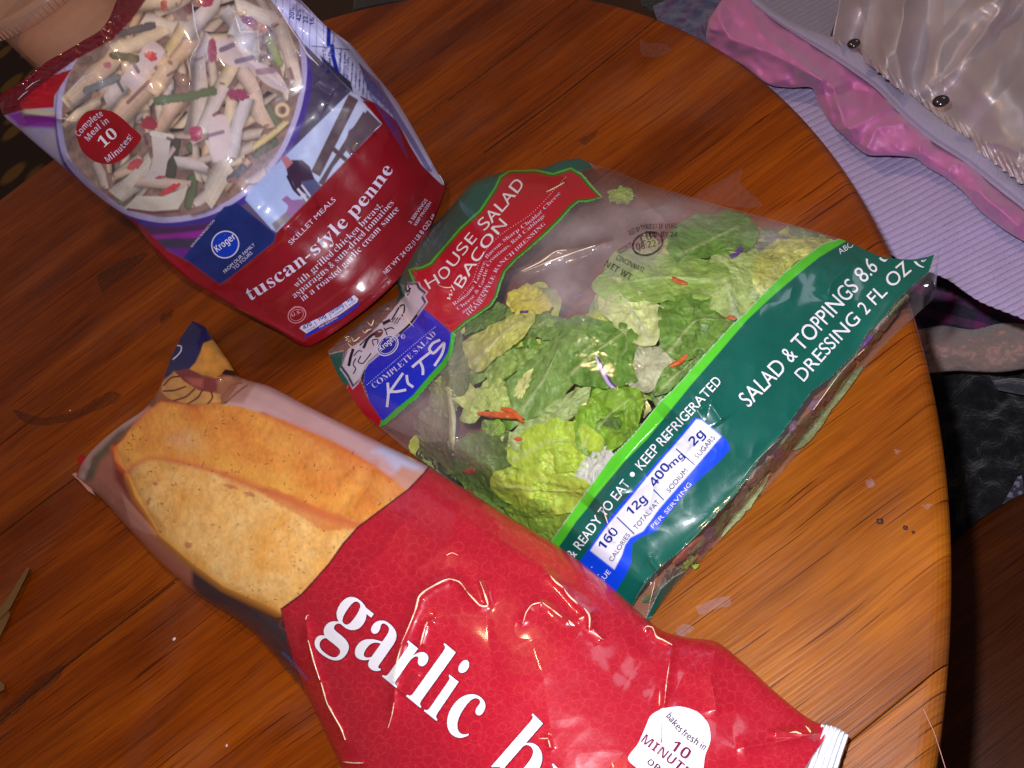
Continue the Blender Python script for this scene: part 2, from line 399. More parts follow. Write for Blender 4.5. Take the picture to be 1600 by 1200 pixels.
def text(sheet, body, base, em, mat, parent, style='', off=.0003, offset=0.0, cell=0, shear=0.0, em1=None, name='lettering', outline=None, halo=.02):
    """baseline through the places 'base', stretched to its length; em = letter size"""
    v, f = text_mesh(body, style, offset, cell)
    x0, x1 = v[:, 0].min(), v[:, 0].max()
    def warp(v):
        t = np.clip((v[:, 0] - x0) / (x1 - x0), -.02, 1.02); tt = np.clip(t, 0, 1)
        p = spline(base, t=tt); e = 1e-3
        pa, pb = spline(base, t=np.clip(tt - e * 10, 0, 1)), spline(base, t=np.clip(tt + e * 10, 0, 1)); d = pb - pa; d /= np.linalg.norm(d, axis=1)[:, None]
        up = np.stack([d[:, 1], -d[:, 0]], 1); s = (em + ((em1 or em) - em) * tt)[:, None] * v[:, 1:2]
        return p + up * s + d * s * shear
    if outline is not None:
        v2, f2 = text_mesh(body, style, offset + halo, cell); lay(sheet, 'letter_outline', warp(v2), f2, outline, parent, off * .55)
    return lay(sheet, name, warp(v), f, mat, parent, off)
def patch(sheet, name, poly, mat, parent, off=.0002, cell=7, smooth=False, label=None):
    if smooth: poly = [tuple(q) for q in spline(list(poly) + [poly[0]], len(poly) * 5)[:-1]]
    bm = bmesh.new(); bm.faces.new([bm.verts.new((x, y, 0)) for x, y in poly])
    xs = [p[0] for p in poly]; ys = [p[1] for p in poly]
    for ax, lo, hi in ((0, min(xs), max(xs)), (1, min(ys), max(ys))):
        q = lo + cell
        while q < hi:
            co = (q, 0, 0) if ax == 0 else (0, q, 0); no = (1, 0, 0) if ax == 0 else (0, 1, 0)
            bmesh.ops.bisect_plane(bm, geom=bm.verts[:] + bm.edges[:] + bm.faces[:], plane_co=co, plane_no=no, dist=1e-6); q += cell
    bmesh.ops.triangulate(bm, faces=bm.faces[:]); v = [(q.co.x, q.co.y) for q in bm.verts]; f = [[q.index for q in fc.verts] for fc in bm.faces]; bm.free()
    return lay(sheet, name, v, f, mat, parent, off, label)
def line(sheet, name, pts, w, mat, parent, off=.0003, step=4, closed=False, dots=0):
    pts = list(pts) + ([pts[0]] if closed else [])
    L = sum(math.dist(a, b) for a, b in zip(pts[:-1], pts[1:])); n = max(2, int(L / step))
    if dots:
        Q, Fc = [], []
        for p in spline(pts, max(2, int(L / dots))):
            k = len(Q); Q += [(p[0] + w * math.cos(a), p[1] + w * math.sin(a)) for a in np.linspace(0, 2 * math.pi, 7)[:-1]]; Fc.append(list(range(k, k + 6)))
        return lay(sheet, name, Q, Fc, mat, parent, off)
    c = spline(pts, n); d = np.gradient(c, axis=0); d /= np.linalg.norm(d, axis=1)[:, None] + 1e-9; nn = np.stack([-d[:, 1], d[:, 0]], 1) * w
    Q = np.concatenate([c + nn, c - nn]); Fc = [[i, i + 1, n + i + 1, n + i] for i in range(n - 1)]
    return lay(sheet, name, Q, Fc, mat, parent, off)
def disc_pts(x, y, rx, ry, ang, n=40, a0=0, a1=2 * math.pi):
    ca, sa = math.cos(ang), math.sin(ang)
    return [(x + rx * math.cos(a) * ca - ry * math.sin(a) * sa, y + rx * math.cos(a) * sa + ry * math.sin(a) * ca) for a in np.linspace(a0, a1, n, endpoint=(a1 - a0) < 6.28)]
def glint_roll(sheet, pts, w, parent, mat=None):
    """a highlight on a film fold, put in as a thin pale roll, thickest in the middle"""
    L = sum(math.dist(a, b) for a, b in zip(pts[:-1], pts[1:])); n = max(6, int(L / 2)); t = np.linspace(0, 1, n)
    c = spline(pts, n); d = np.gradient(c, axis=0); d /= np.linalg.norm(d, axis=1)[:, None] + 1e-9; nn = np.stack([-d[:, 1], d[:, 0]], 1)
    ww = w * .62 * (np.sin(np.pi * np.clip(t, .02, .98)) ** .6) * (.35 + 1.1 * vnoise(t * L / 9 + pts[0][0], t * 0 + pts[0][1]))
    V, Fc = [], []
    for k, (s, h) in enumerate(((-1, .0), (-.5, .00022), (0, .0003), (.5, .00022), (1, .0))):
        for i in range(n):
            q = c[i] + nn[i] * ww[i] * s; r, nr, dd = sheet.hit(q[0], q[1])
            if r is None: r, nr, dd = sheet.hit(c[i][0], c[i][1])
            if r is None: return None
            V.append(tuple(r + nr * (h + .00008) - Vector(dd) * .0002))
    for k in range(4): Fc += [[k * n + i, k * n + i + 1, (k + 1) * n + i + 1, (k + 1) * n + i] for i in range(n - 1)]
    return obj('crease_or_glint', mesh_py('crease_or_glint', V, Fc), mat or M_GLINT, parent)
M_GLINT = mat_plain('painted_glint', (250, 222, 186), .22, spec=.9)  # pale warm colour stands in for light glinting along the folds
def underside(sheet, name, mat, parent, zf=None, k=6):
    """closes a lying bag down to what it lies on"""
    ix = np.unique(np.r_[np.arange(0, sheet.nv, k), sheet.nv - 1]); jx = np.unique(np.r_[np.arange(0, sheet.nu, k), sheet.nu - 1])
    V = sheet.V.reshape(sheet.nv, sheet.nu, 3)[np.ix_(ix, jx)].copy(); e = V.copy()
    V[..., 2] = np.minimum(V[..., 2] * .5, .0015)
    V[0], V[-1], V[:, 0], V[:, -1] = e[0], e[-1], e[:, 0], e[:, -1]
    n1 = V.shape[0]; me = mesh_np(name, V.reshape(-1, 3), grid_faces(*V.shape[:2])[:, ::-1], np.full((V.size // 3, 3), .3), {'haze': np.full(V.size // 3, .05)})
    return obj(name, me, mat, parent)

# ------------------------------------------------------------------ table
TC = np.array([-.851, 1.390]) * H; TR = 1.597 * H
table = empty('dining_table', (TC[0], TC[1], -.75), 'round varnished oak dining table under the three food bags', 'table')
def build_table():
    ang = math.radians(3.0); ca, sa = math.cos(ang), math.sin(ang)
    c0 = TC[1] * ca - TC[0] * sa                                      # centre in board direction
    joints = [-.27, .184, 1.031, 1.466, 1.75, 2.16, 2.58, 3.1]
    ys = [j * H * ca - c0 for j in joints]; ys = [-TR + 1e-4] + [y for y in ys if -TR < y < TR] + [TR - 1e-4]
    rho = .0075; layers = [(0, 0)]
    layers = [(TR - rho * (1 - math.sin(a)), -rho * (1 - math.cos(a))) for a in np.linspace(0, math.pi / 2, 7)] + [(TR, -.022), (TR - .004, -.026)]
    for a, b in zip(ys[:-1], ys[1:]):
        n = 60; V, Fc = [], []; g = .00028
        for k, (r, z) in enumerate(layers):
            gg = g + (.0006 if k == 0 else 0); ya, yb = a + gg, b - gg
            ya, yb = max(ya, -r * .9999), min(yb, r * .9999)
            t0, t1 = math.asin(ya / r), math.asin(yb / r)
            arc = [(r * math.cos(t), r * math.sin(t)) for t in np.linspace(t0, t1, n)] + [(-r * math.cos(t), r * math.sin(t)) for t in np.linspace(t1, t0, n)]
            V += [(x * ca - y * sa, x * sa + y * ca, z + .75) for x, y in arc]
        m = 2 * n
        for k in range(len(layers) - 1):
            for i in range(m): j = (i + 1) % m; Fc.append([k * m + j, k * m + i, (k + 1) * m + i, (k + 1) * m + j])
        Fc.append(list(range(m)))
        me = mesh_py('plank', V, Fc); o = bpy.data.objects.new('plank', me); me.materials.append(M_WOOD); C.objects.link(o); o.parent = table
    V = [((TR - .012) * math.cos(t), (TR - .012) * math.sin(t), .75 + z) for z in (-.0022, -.03) for t in np.linspace(0, 2 * math.pi, 96, endpoint=False)]
    Fc = [list(range(96))] + [[(i + 1) % 96, i, 96 + i, 96 + (i + 1) % 96] for i in range(96)]
    o = obj('under_board', mesh_py('under_board', V, Fc), M_UNDER, None, False); o.parent = table
    V, Fc = [], []                                                    # centre post and foot
    prof = [(.045, .0), (.28, .0), (.28, .03), (.06, .06), (.05, .2), (.07, .4), (.05, .6), (.12, .72)]
    for r, z in prof: V += [(r * math.cos(t), r * math.sin(t), z) for t in np.linspace(0, 2 * math.pi, 32, endpoint=False)]
    for k in range(len(prof) - 1):
        for i in range(32): j = (i + 1) % 32; Fc.append([k * 32 + i, k * 32 + j, (k + 1) * 32 + j, (k + 1) * 32 + i])
    o = obj('pedestal', mesh_py('pedestal', V, Fc), M_WOOD); o.parent = table; o.matrix_parent_inverse = Matrix()
build_table()
tabletop = Sheet(*[a for a in (lambda X, Y: (X, Y, np.zeros_like(X), X, Y))(*np.meshgrid(np.arange(-60, 1661, 20.), np.arange(-30, 1261, 20.)))])
def mat_stain(name, col, alpha, rough=.35):
    m, t, out = nt(name); tr = N(t, 'ShaderNodeBsdfTransparent'); b = N(t, 'ShaderNodeBsdfPrincipled', Roughness=rough); b.inputs['Base Color'].default_value = (*lin(col), 1)
    mx = N(t, 'ShaderNodeMixShader'); tc = N(t, 'ShaderNodeTexCoord'); no = N(t, 'ShaderNodeTexNoise', Scale=260, Detail=5); mr = N(t, 'ShaderNodeMapRange'); mr.inputs['From Min'].default_value = .3; mr.inputs['From Max'].default_value = .7
    mr.inputs['To Min'].default_value = alpha * .35; mr.inputs['To Max'].default_value = alpha
    t.links.new(tc.outputs['Object'], no.inputs['Vector']); t.links.new(no.outputs[0], mr.inputs[0]); t.links.new(mr.outputs[0], mx.inputs[0]); t.links.new(tr.outputs[0], mx.inputs[1]); t.links.new(b.outputs[0], mx.inputs[2]); t.links.new(mx.outputs[0], out.inputs[0]); return m
ST1, ST2, ST3 = mat_stain('dried_spill', (160, 104, 90), .34), mat_stain('chalky_smear', (195, 165, 172), .28), mat_stain('dark_wear', (66, 36, 22), .42)
ST4 = mat_stain('joint_grime', (34, 20, 16), .7)
def rag(poly, a=2.5, n=5):
    q = spline(list(poly) + [poly[0]], len(poly) * n)[:-1]; return [(x + a * (random.random() - .5), y + a * (random.random() - .5)) for x, y in q]
for poly, m, l in [
    ([(1160, 262), (1158, 290), (1170, 300), (1192, 322), (1160, 325), (1120, 318), (1085, 308), (1105, 294), (1130, 280)], ST1, 'pale dried spill beside the salad bag'),
    ([(1088, 948), (1110, 938), (1142, 934), (1140, 945), (1115, 953), (1092, 960)], ST2, 'chalky smear near the garlic bread bag'),
    ([(1055, 985), (1068, 975), (1084, 980), (1076, 990), (1060, 993)], ST2, None),
    ([(1352, 752), (1362, 748), (1366, 757), (1356, 763)], ST2, None), ([(1395, 702), (1408, 704), (1402, 710)], ST2, None), ([(1440, 790), (1456, 787), (1450, 797)], ST2, None),
    ([(150, 430), (190, 408), (232, 395), (216, 414), (182, 440), (160, 458)], ST3, 'dark worn streak left of the pasta bag'), ([(30, 1090), (60, 1060), (100, 1040), (92, 1062), (60, 1086), (20, 1118), (0, 1132), (0, 1115)], ST3, None),
    ([(20, 640), (70, 652), (120, 640), (180, 612), (190, 616), (130, 650), (70, 664), (30, 655)], ST3, None), ([(1000, 62), (1010, 66), (1040, 70), (1050, 78), (1030, 88), (1002, 86)], ST1, None),
    ([(903, 220), (915, 212), (935, 205), (928, 215), (912, 226)], ST3, None), ([(252, 492), (272, 484), (268, 496), (250, 506)], ST3, None)]:
    o = patch(tabletop, 'stain', rag(poly), m, None, off=.00012, cell=40, label=l)
    o.parent = table; o.matrix_parent_inverse = Matrix.Translation((-TC[0], -TC[1], .75))

for st, w_ in (([(700, 157), (800, 80), (902, 0)], .9), ([(756, 239), (890, 140), (1032, 25)], 1.3), ([(0, 837), (60, 790), (117, 748)], 1.2), ([(0, 1127), (130, 1020), (273, 910)], 1.3)):
    o = line(tabletop, 'stain', st, w_, ST4, None, .00014, 5); o.parent = table; o.matrix_parent_inverse = Matrix.Translation((-TC[0], -TC[1], .75)); o['label'] = 'grime along a board joint'

# crumbs and hair on the table
M_CRUMB = mat_plain('crumb', (60, 22, 12), .6); M_PALECR = mat_plain('pale_crumb', (215, 190, 190), .5); M_HAIR = mat_plain('hair', (200, 150, 140), .4)
def crumb(px, py, r, m, label, group=None):
    V = []; c = P(px, py, 0)
    bm = bmesh.new(); bmesh.ops.create_icosphere(bm, subdivisions=2, radius=r)
    for v in bm.verts: v.co *= 1 + .5 * (random.random() - .5); v.co.z *= .6; v.co.z += r * .5
    me = bpy.data.meshes.new('crumb'); bm.to_mesh(me); bm.free(); o = obj('crumb', me, m); o.location = tuple(c); return tag(o, label, 'crumb', group)
crumb(1375, 815, .0015, M_CRUMB, 'larger dark crumb near the right edge of the table')
crumb(1415, 825, .0010, M_CRUMB, 'dark triangular crumb just right of the larger dark crumb')
crumb(1427, 832, .0007, M_CRUMB, 'tiny dark crumb, rightmost of the dark three near the table edge')
crumb(273, 999, .0011, M_PALECR, 'pale speck below left of the dark side of the bread bag')
crumb(355, 1165, .0008, M_PALECR, 'pale speck near the bottom left of the bread bag')
crumb(110, 722 - 80, .0008, M_PALECR, 'pale speck on the dark curved streak at the left')
def tube(name, pts, r, m, label, cat, n=6):
    pts = [Vector(p) for p in pts]; V, Fc = [], []
    for i, p in enumerate(pts):
        d = (pts[min(i + 1, len(pts) - 1)] - pts[max(i - 1, 0)]).normalized(); a = d.cross(Vector((0, 0, 1))).normalized(); b = a.cross(d)
        V += [tuple(p + (a * math.cos(t) + b * math.sin(t)) * r) for t in np.linspace(0, 2 * math.pi, n, endpoint=False)]
    for i in range(len(pts) - 1):
        for k in range(n): Fc.append([i * n + k, i * n + (k + 1) % n, (i + 1) * n + (k + 1) % n, (i + 1) * n + k])
    return tag(obj(name, mesh_py(name, V, Fc), m), label, cat)
tube('hair_strand', [P(*spline([(1443, 1108), (1452, 1128), (1459, 1143), (1468, 1170), (1478, 1203)], t=np.array([t]))[0], .0005 + .002 * t) for t in np.linspace(0, 1, 24)], .00013, M_HAIR, 'thin pale hair lying near the lower right table edge', 'hair')

# small metal bits at the left edge
M_BRASS = mat_plain('dull_brass', (150, 112, 66), .35, metal=.55, bump=.0002, bscale=300)
def slab(name, poly, z0, z1, m, label=None, cat=None, parent=None, bev=.12):
    c = np.mean(poly, 0); n = len(poly); V = []
    for z, s in ((z0, 1), (z1 - (z1 - z0) * .3, 1), (z1, 1 - bev)):
        for x, y in poly: V.append(tuple(P(c[0] + (x - c[0]) * s, c[1] + (y - c[1]) * s, z)))
    Fc = [list(range(n))[::-1], list(range(2 * n, 3 * n))] + [[k * n + i, k * n + (i + 1) % n, (k + 1) * n + (i + 1) % n, (k + 1) * n + i] for k in range(2) for i in range(n)]
    o = obj(name, mesh_py(name, V, Fc), m, parent, False)
    if cat: tag(o, label, cat)
    return o
clip = empty('metal_clip', tuple(P(10, 960, 0)), 'small dull brass clip with a thin arm at the left edge of the table', 'clip')
slab('arm', [(42, 886), (47, 888), (44, 896), (16, 952), (2, 966), (-6, 972), (-4, 955), (14, 930), (34, 898)], .0005, .0045, M_BRASS, parent=clip)
slab('head', [(-10, 962), (4, 954), (14, 953), (16, 962), (10, 976), (2, 992), (-4, 1004), (-14, 1000)], .0003, .003, M_BRASS, parent=clip)
slab('metal_chip', [(-8, 1066), (2, 1064), (8, 1070), (7, 1078), (0, 1082), (-8, 1080)], .0004, .005, M_BRASS, 'tiny shiny chip below the brass clip at the left edge', 'chip')

# ------------------------------------------------------------------ penne bag (stands on its base and leans back)
def build_penne():
    root = empty('frozen_pasta_bag', tuple(P(590, 425, 0)), 'red bag of tuscan-style penne standing with its picture of pasta', 'food bag')
    top = [(-3, 150), (37, 125), (75, 95), (102, 80), (132, 62), (157, 47), (170, 30), (180, 6), (215, -60), (300, -85), (400, -60), (450, -18), (470, 0)]
    right = [(470, 0), (486, 17), (510, 41), (547, 68), (585, 114), (621, 159), (653, 213), (679, 261), (697, 293)]
    left = [(-3, 150), (4, 178), (30, 202), (100, 262), (160, 312), (212, 352), (242, 392), (275, 423), (325, 455), (397, 497), (440, 520), (470, 539), (483, 542)]
    bottom = [(483, 542), (505, 530), (575, 480), (622, 436), (660, 380), (697, 293)]
    X, Y, u, v = coons(top, bottom, left, right, 400, 400)
    X = X.copy(); Y = Y.copy(); w = 1 - v
    edge = np.minimum(u, 1 - u) * 2
    Z = .004 + .195 * w ** 1.05
    bul = np.sin(np.pi * np.clip(u, 0, 1)) ** .7 * np.sin(np.pi * np.clip(v * .92 + .04, 0, 1)) ** .6
    Z = Z + .028 * bul
    Z -= .018 * np.clip((u - .86) / .14, 0, 1) ** 1.5 * np.sin(np.pi * np.clip(v + .12, 0, 1)).clip(0, 1)
    Z += .0035 * fbm(X / 85, Y / 85, 3) + .0012 * ridged(X / 48 + 3, Y / 48, 2) * np.clip(1.1 - v * 1.3, .06, 1)
    for pts, a, wd in [
        ([(300, -5), (304, 40), (312, 66), (298, 100), (296, 140)], .0022, 9), ([(423, 0), (450, 34), (477, 70), (513, 106), (549, 142), (582, 160)], .004, 10),
        ([(366, 20), (375, 50), (402, 50), (404, 78), (415, 82)], .0045, 10), ([(360, 60), (385, 94), (448, 140)], .0016, 9), ([(445, 30), (462, 80), (470, 95)], .002, 6),
        ([(88, 184), (104, 186)], .001, 5), ([(100, 240), (140, 282), (170, 310)], .0015, 8),
        ([(440, 365), (470, 335), (500, 320)], .0012, 14), ([(30, 175), (90, 185), (120, 190)], .002, 8), ([(105, 160), (135, 135), (160, 125)], .0016, 7),
        ([(490, 130), (505, 142), (520, 150)], .0015, 10), ([(585, 205), (560, 225), (550, 240)], .0012, 4), ([(210, 355), (300, 440), (440, 517), (480, 538)], .0025, 7)]:
        Z += crease_or_glint(X, Y, pts, a, wd, 1.5)
    seal = np.clip(1 - v / .085, 0, 1) * np.clip((260 - X) / 60, 0, 1)
    Z += seal * (.0016 * ridged(X / 14, Y / 5, 2))
    sh = Sheet(X, Y, Z, u, v); cv = Canvas(X, Y, (98, 82, 118))
    # left margin stripes, purple cloth behind the bowl
    cv.poly([(0, 150), (60, 120), (180, 60), (240, -10), (230, -60), (180, 60), (100, 130), (100, 200), (210, 350), (0, 200)], (172, 164, 200))
    cv.poly([(10, 178), (40, 172), (92, 178), (92, 200), (30, 198)], (150, 50, 175), soft=3)
    cv.poly([(34, 170), (92, 172), (92, 181), (36, 180)], (176, 172, 150), soft=2)
    cv.poly([(60, 212), (92, 200), (130, 260), (205, 345), (150, 310)], (176, 166, 190), soft=2)
    cv.poly([(180, 300), (360, 330), (352, 345), (288, 404), (212, 352)], (88, 50, 118), soft=2)
    cv.poly([(218, 352), (340, 352), (332, 362), (235, 366)], (84, 42, 92), soft=2); cv.poly([(236, 368), (300, 362), (328, 358), (310, 372), (240, 374)], (150, 44, 160), soft=2)
    cv.poly([(240, 374), (310, 372), (296, 390), (256, 388)], (70, 60, 92), soft=2); cv.poly([(256, 388), (298, 388), (286, 404)], (112, 40, 150), soft=2)
    cv.poly([(470, 60), (560, 135), (520, 250), (440, 300), (400, 330), (380, 310), (476, 170)], lambda x, y: lin((74, 66, 96)) * (1 + 1.0 * fbm(x / 14, y / 14, 3)[:, None]), soft=2)
    # bowl
    rim = [(98, 118), (90, 150), (88, 190), (100, 250), (145, 300), (196, 335), (250, 348), (330, 336), (400, 292), (442, 240), (470, 172), (480, 110), (470, 40), (420, -40), (250, -90), (140, 40)]
    cv.poly([(x + (8 if x > 250 else -2), y + 7) for x, y in rim], (72, 52, 150), smooth=True, soft=2)
    cv.poly(rim, (186, 178, 226), smooth=True); c0 = np.array([285, 150.])
    cv.poly([tuple(c0 + (np.array(p) - c0) * .955) for p in rim], lambda x, y: lin((140, 112, 100)) * (1 + 1.4 * fbm(x / 9, y / 9, 3)[:, None]), smooth=True)
    W1, W2, W3, CH = (234, 220, 206), (236, 214, 186), (222, 208, 204), (222, 204, 208)
    T = [((140, 120), (190, 70), 14, (226, 196, 160)), ((110, 158), (168, 106), 13, W2), ((183, 74), (245, 48), 12, W2), ((232, 30), (296, 44), 13, W1), ((215, 12), (268, 8), 11, W2), ((256, 110), (306, 66), 15, (232, 196, 160)),
         ((300, 46), (336, 8), 13, W3), ((106, 197), (150, 168), 8, W2), ((170, 160), (196, 134), 13, W3), ((190, 178), (236, 128), 19, (228, 196, 168)), ((238, 140), (262, 104), 14, (226, 196, 170)), ((252, 202), (282, 158), 12, (220, 186, 158)),
         ((306, 98), (300, 192), 12, (214, 198, 190)), ((326, 60), (312, 96), 11, W3), ((248, 205), (246, 168), 6, W2), ((345, 142), (318, 200), 11, W3), ((363, 162), (361, 204), 9, W2), ((376, 112), (402, 152), 12, (224, 198, 186)), ((385, 164), (366, 238), 11, (226, 218, 222)),
         ((398, 150), (414, 190), 13, (226, 200, 180)), ((362, 102), (340, 140), 11, (222, 204, 176)), ((376, 10), (430, 30), 13, W1), ((352, 20), (372, 44), 12, (206, 204, 214)), ((436, 42), (462, 128), 12, (230, 210, 196)),
         ((185, 302), (226, 262), 15, (222, 214, 200)), ((222, 284), (285, 290), 9, (224, 196, 178)), ((148, 258), (160, 288), 8, (212, 192, 180)), ((280, 256), (320, 264), 10, W3), ((430, 118), (446, 150), 6, W2), ((400, 226), (442, 194), 5, (226, 206, 150)),
         ((352, 256), (328, 302), 17, (220, 208, 194)), ((352, 256), (376, 250), 8, (226, 212, 190)), ((282, 44), (262, 76), 9, (226, 200, 150)), ((330, 300), (306, 318), 9, W3), ((412, 268), (392, 282), 8, W3), ((300, 330), (330, 318), 6, (150, 120, 110))]
    G = [((177, 86), (212, 92), 8, (92, 92, 60)), ((135, 141), (183, 122), 8, (120, 134, 124)), ((190, 52), (238, 40), 8, (92, 88, 96)), ((277, 198), (267, 272), 10, (66, 74, 62)), ((300, 230), (327, 272), 11, (102, 116, 82)), ((301, 280), (297, 320), 11, (98, 116, 78)), ((190, 312), (222, 296), 10, (142, 152, 98)), ((412, 158), (432, 192), 10, (112, 122, 96)), ((400, 238), (426, 222), 11, (96, 108, 78)), ((420, 62), (436, 98), 9, (150, 160, 100)), ((380, 262), (360, 280), 8, (90, 96, 110))]
    for k, (a, b, w_, c) in enumerate(G[3:9]): cv.stroke([a, b], w_ * .85, c, shade=.5, rough=1.4)
    order = list(range(len(T))); random.Random(3).shuffle(order)
    rs = random.Random(21)
    for k in range(110):
        x, y = rs.uniform(100, 460), rs.uniform(-20, 325); an = rs.choice([rs.gauss(1.5, .35), rs.gauss(-.6, .3)]); l = rs.uniform(24, 36); p = (x + l * math.cos(an), y + l * math.sin(an)); q = (x - l * math.cos(an), y - l * math.sin(an))
        if inside(np.array([p[0], q[0]]), np.array([p[1], q[1]]), [tuple(c0 + (np.array(r_) - c0) * .9) for r_ in rim]).all(): cv.quill(p, q, rs.uniform(6, 9), rs.choice([(220, 200, 180), (224, 198, 168), (208, 190, 178), (226, 190, 154), (198, 176, 160)]), .6, rs)
    for k in order:
        a, b, w_, c = T[k]; ex = .12; a, b = (a[0] - (b[0] - a[0]) * ex, a[1] - (b[1] - a[1]) * ex), (b[0] + (b[0] - a[0]) * ex, b[1] + (b[1] - a[1]) * ex); cv.quill(a, b, w_ * .98, c, .42, rs)
        continue
        dx, dy = b[0] - a[0], b[1] - a[1]; L = math.hypot(dx, dy); ux, uy = dx / L, dy / L                    # slanted cut ends
        cv.poly([(b[0] + ux * w_ * .9 - uy * w_, b[1] + uy * w_ * .9 + ux * w_), (b[0] + ux * w_ * 1.25, b[1] + uy * w_ * 1.25), (b[0] + uy * w_, b[1] - ux * w_), (b[0] - uy * w_ * .6, b[1] + ux * w_ * .6)], tuple(q * .93 for q in c), soft=1)
    cv.poly([(193, 326), (214, 306), (255, 307), (272, 300), (294, 290), (288, 310), (278, 327), (240, 330), (215, 328)], (224, 216, 202)); cv.stroke([(200, 327), (240, 333), (280, 330)], 2, (110, 60, 70))
    cv.poly([(236, 206), (256, 208), (268, 212), (262, 250), (256, 285), (226, 282), (240, 250)], (216, 206, 200)); cv.stroke([(238, 208), (268, 214)], 4, (228, 222, 216))
    for p in [[(188, 122), (205, 100), (240, 64), (258, 80), (238, 108), (205, 140)], [(324, 72), (345, 60), (362, 62), (398, 92), (386, 104), (350, 98)], [(376, 92), (400, 96), (432, 112), (452, 146), (420, 134)], [(328, 178), (350, 180), (351, 246), (338, 254), (326, 210)]]: cv.poly(p, CH, smooth=True, soft=1.5)
    cv.poly([(368, 26), (384, 34), (398, 52), (403, 78), (416, 82), (398, 88), (378, 80), (366, 56), (356, 52)], (236, 236, 240), soft=2)
    for k in (0, 1, 2, 9, 10): a, b, w_, c = G[k]; cv.stroke([a, b], w_ * .8, c, shade=.5, rough=1.6)
    cv.stroke([(246, 157), (290, 152), (332, 142)], 7, (92, 116, 80), shade=.3, rough=3)
    for p, w_, c in [([(184, 128), (192, 142)], 2.5, (70, 60, 90)), ([(208, 98), (216, 112)], 3, (90, 74, 110)), ([(200, 160), (232, 128)], 3, (120, 84, 104)), ([(346, 78), (364, 70)], 4, (84, 68, 110)), ([(370, 96), (394, 90)], 4, (104, 88, 128)), ([(404, 112), (426, 110)], 5, (158, 124, 146)), ([(326, 212), (348, 206)], 3, (120, 96, 122)), ([(334, 180), (342, 175)], 2.5, (110, 50, 60)), ([(305, 94), (316, 90)], 2, (84, 60, 96)), ([(226, 212), (230, 224)], 2.5, (90, 54, 84)), ([(262, 216), (272, 220)], 2.5, (84, 54, 60)), ([(344, 130), (350, 131)], 1.5, (60, 50, 40)), ([(262, 118), (275, 110)], 2, (110, 60, 90)), ([(428, 42), (434, 38)], 2, (90, 50, 40)), ([(453, 108), (457, 122)], 3, (130, 84, 96))]: cv.stroke(p, w_, c, alpha=.85, soft=1.2)
    for x, y, a, b, an, c in [(236, 88, 11, 8, .5, (208, 58, 74)), (168, 102, 7, 6, 0, (196, 110, 130)), (233, 192, 14, 12, .3, (168, 34, 62)), (306, 208, 12, 13, 0, (172, 48, 92)), (212, 256, 15, 8, -.6, (194, 76, 82)), (267, 295, 20, 5, -.5, (208, 52, 62)), (332, 80, 8, 20, 0, (150, 50, 84)), (320, 3, 14, 9, 0, (176, 40, 84)), (390, 34, 17, 8, .5, (130, 60, 112)), (372, 148, 18, 9, .1, (156, 48, 96)), (294, 14, 8, 8, 0, (120, 60, 76)), (410, 45, 9, 7, .4, (190, 110, 80)), (250, 277, 9, 3, -.1, (176, 90, 96)), (256, 8, 6, 9, 0, (190, 60, 50)), (364, 282, 8, 5, 0, (150, 110, 110)), (150, 148, 8, 5, -.5, (200, 150, 110))]: cv.blob(x, y, a, b, c, an)
    cv.ring(441, 172, 9, 4, (232, 214, 170)); cv.blob(442, 172, 4, 6, (120, 80, 60), rough=.1)
    bowl_in = [tuple(c0 + (np.array(p) - c0) * .955) for p in rim]
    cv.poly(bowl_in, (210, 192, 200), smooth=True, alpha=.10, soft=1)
    for x_, y_, r1_, r2_, a_ in ((420, 262, 60, 40, .38), (300, 60, 26, 90, .28), (395, 60, 46, 46, .38), (150, 130, 50, 34, .22)): cv.blob(x_, y_, r1_, r2_, (216, 210, 238), -.5, .3, a_, .9)  # film haze and bluish sheen painted over the bowl
    # beach photo
    ph = [(383, 312), (388, 300), (548, 143), (562, 150), (597, 193), (432, 363), (424, 358)]
    cv.poly(ph, lambda x, y: lin((164, 186, 240)) * (1 - t_)[:, None] + lin((196, 206, 240)) * t_[:, None] if (t_ := np.clip((x - 400) / 160, 0, 1)) is not None else None)
    BR = (92, 72, 82)
    cv.poly([(545, 147), (560, 156), (500, 276), (486, 268)], BR); cv.poly([(568, 174), (580, 186), (520, 262), (505, 290), (497, 286)], BR)
    cv.poly([(574, 172), (596, 194), (572, 218), (548, 244), (537, 230), (545, 204), (556, 196)], (98, 80, 92)); cv.poly([(512, 220), (548, 252), (545, 258), (510, 228)], (84, 66, 78))
    cv.poly([(505, 290), (545, 246), (546, 252), (512, 298)], (156, 150, 150)); cv.poly([(440, 352), (470, 330), (512, 298), (500, 290), (460, 320), (425, 350), (431, 362)], (138, 132, 140))
    cv.poly([(447, 262), (456, 250), (472, 250), (484, 260), (490, 276), (500, 296), (486, 308), (472, 300), (462, 296), (458, 286), (450, 276)], (62, 42, 72)); cv.poly([(470, 284), (492, 280), (506, 296), (496, 312), (480, 308)], (84, 88, 132))
    cv.poly([(438, 246), (448, 244), (458, 254), (448, 264)], (186, 120, 134)); cv.stroke([(450, 276), (460, 296), (468, 304)], 2.5, (52, 36, 64)); cv.stroke([(466, 296), (480, 314)], 2, (210, 210, 236)); cv.stroke([(472, 290), (484, 306)], 1.6, (210, 210, 236))
    cv.poly([(440, 312), (448, 306), (456, 312), (470, 312), (474, 322), (462, 336), (446, 336), (450, 322)], (152, 110, 166), smooth=True)
    # badge, red panel, side panel
    cv.poly([(350, 323), (372, 318), (431, 366), (428, 378), (352, 440), (343, 444), (287, 403)], lambda x, y: lin((22, 44, 116)) * (1 + .8 * fbm(x / 22, y / 22, 2)[:, None]))
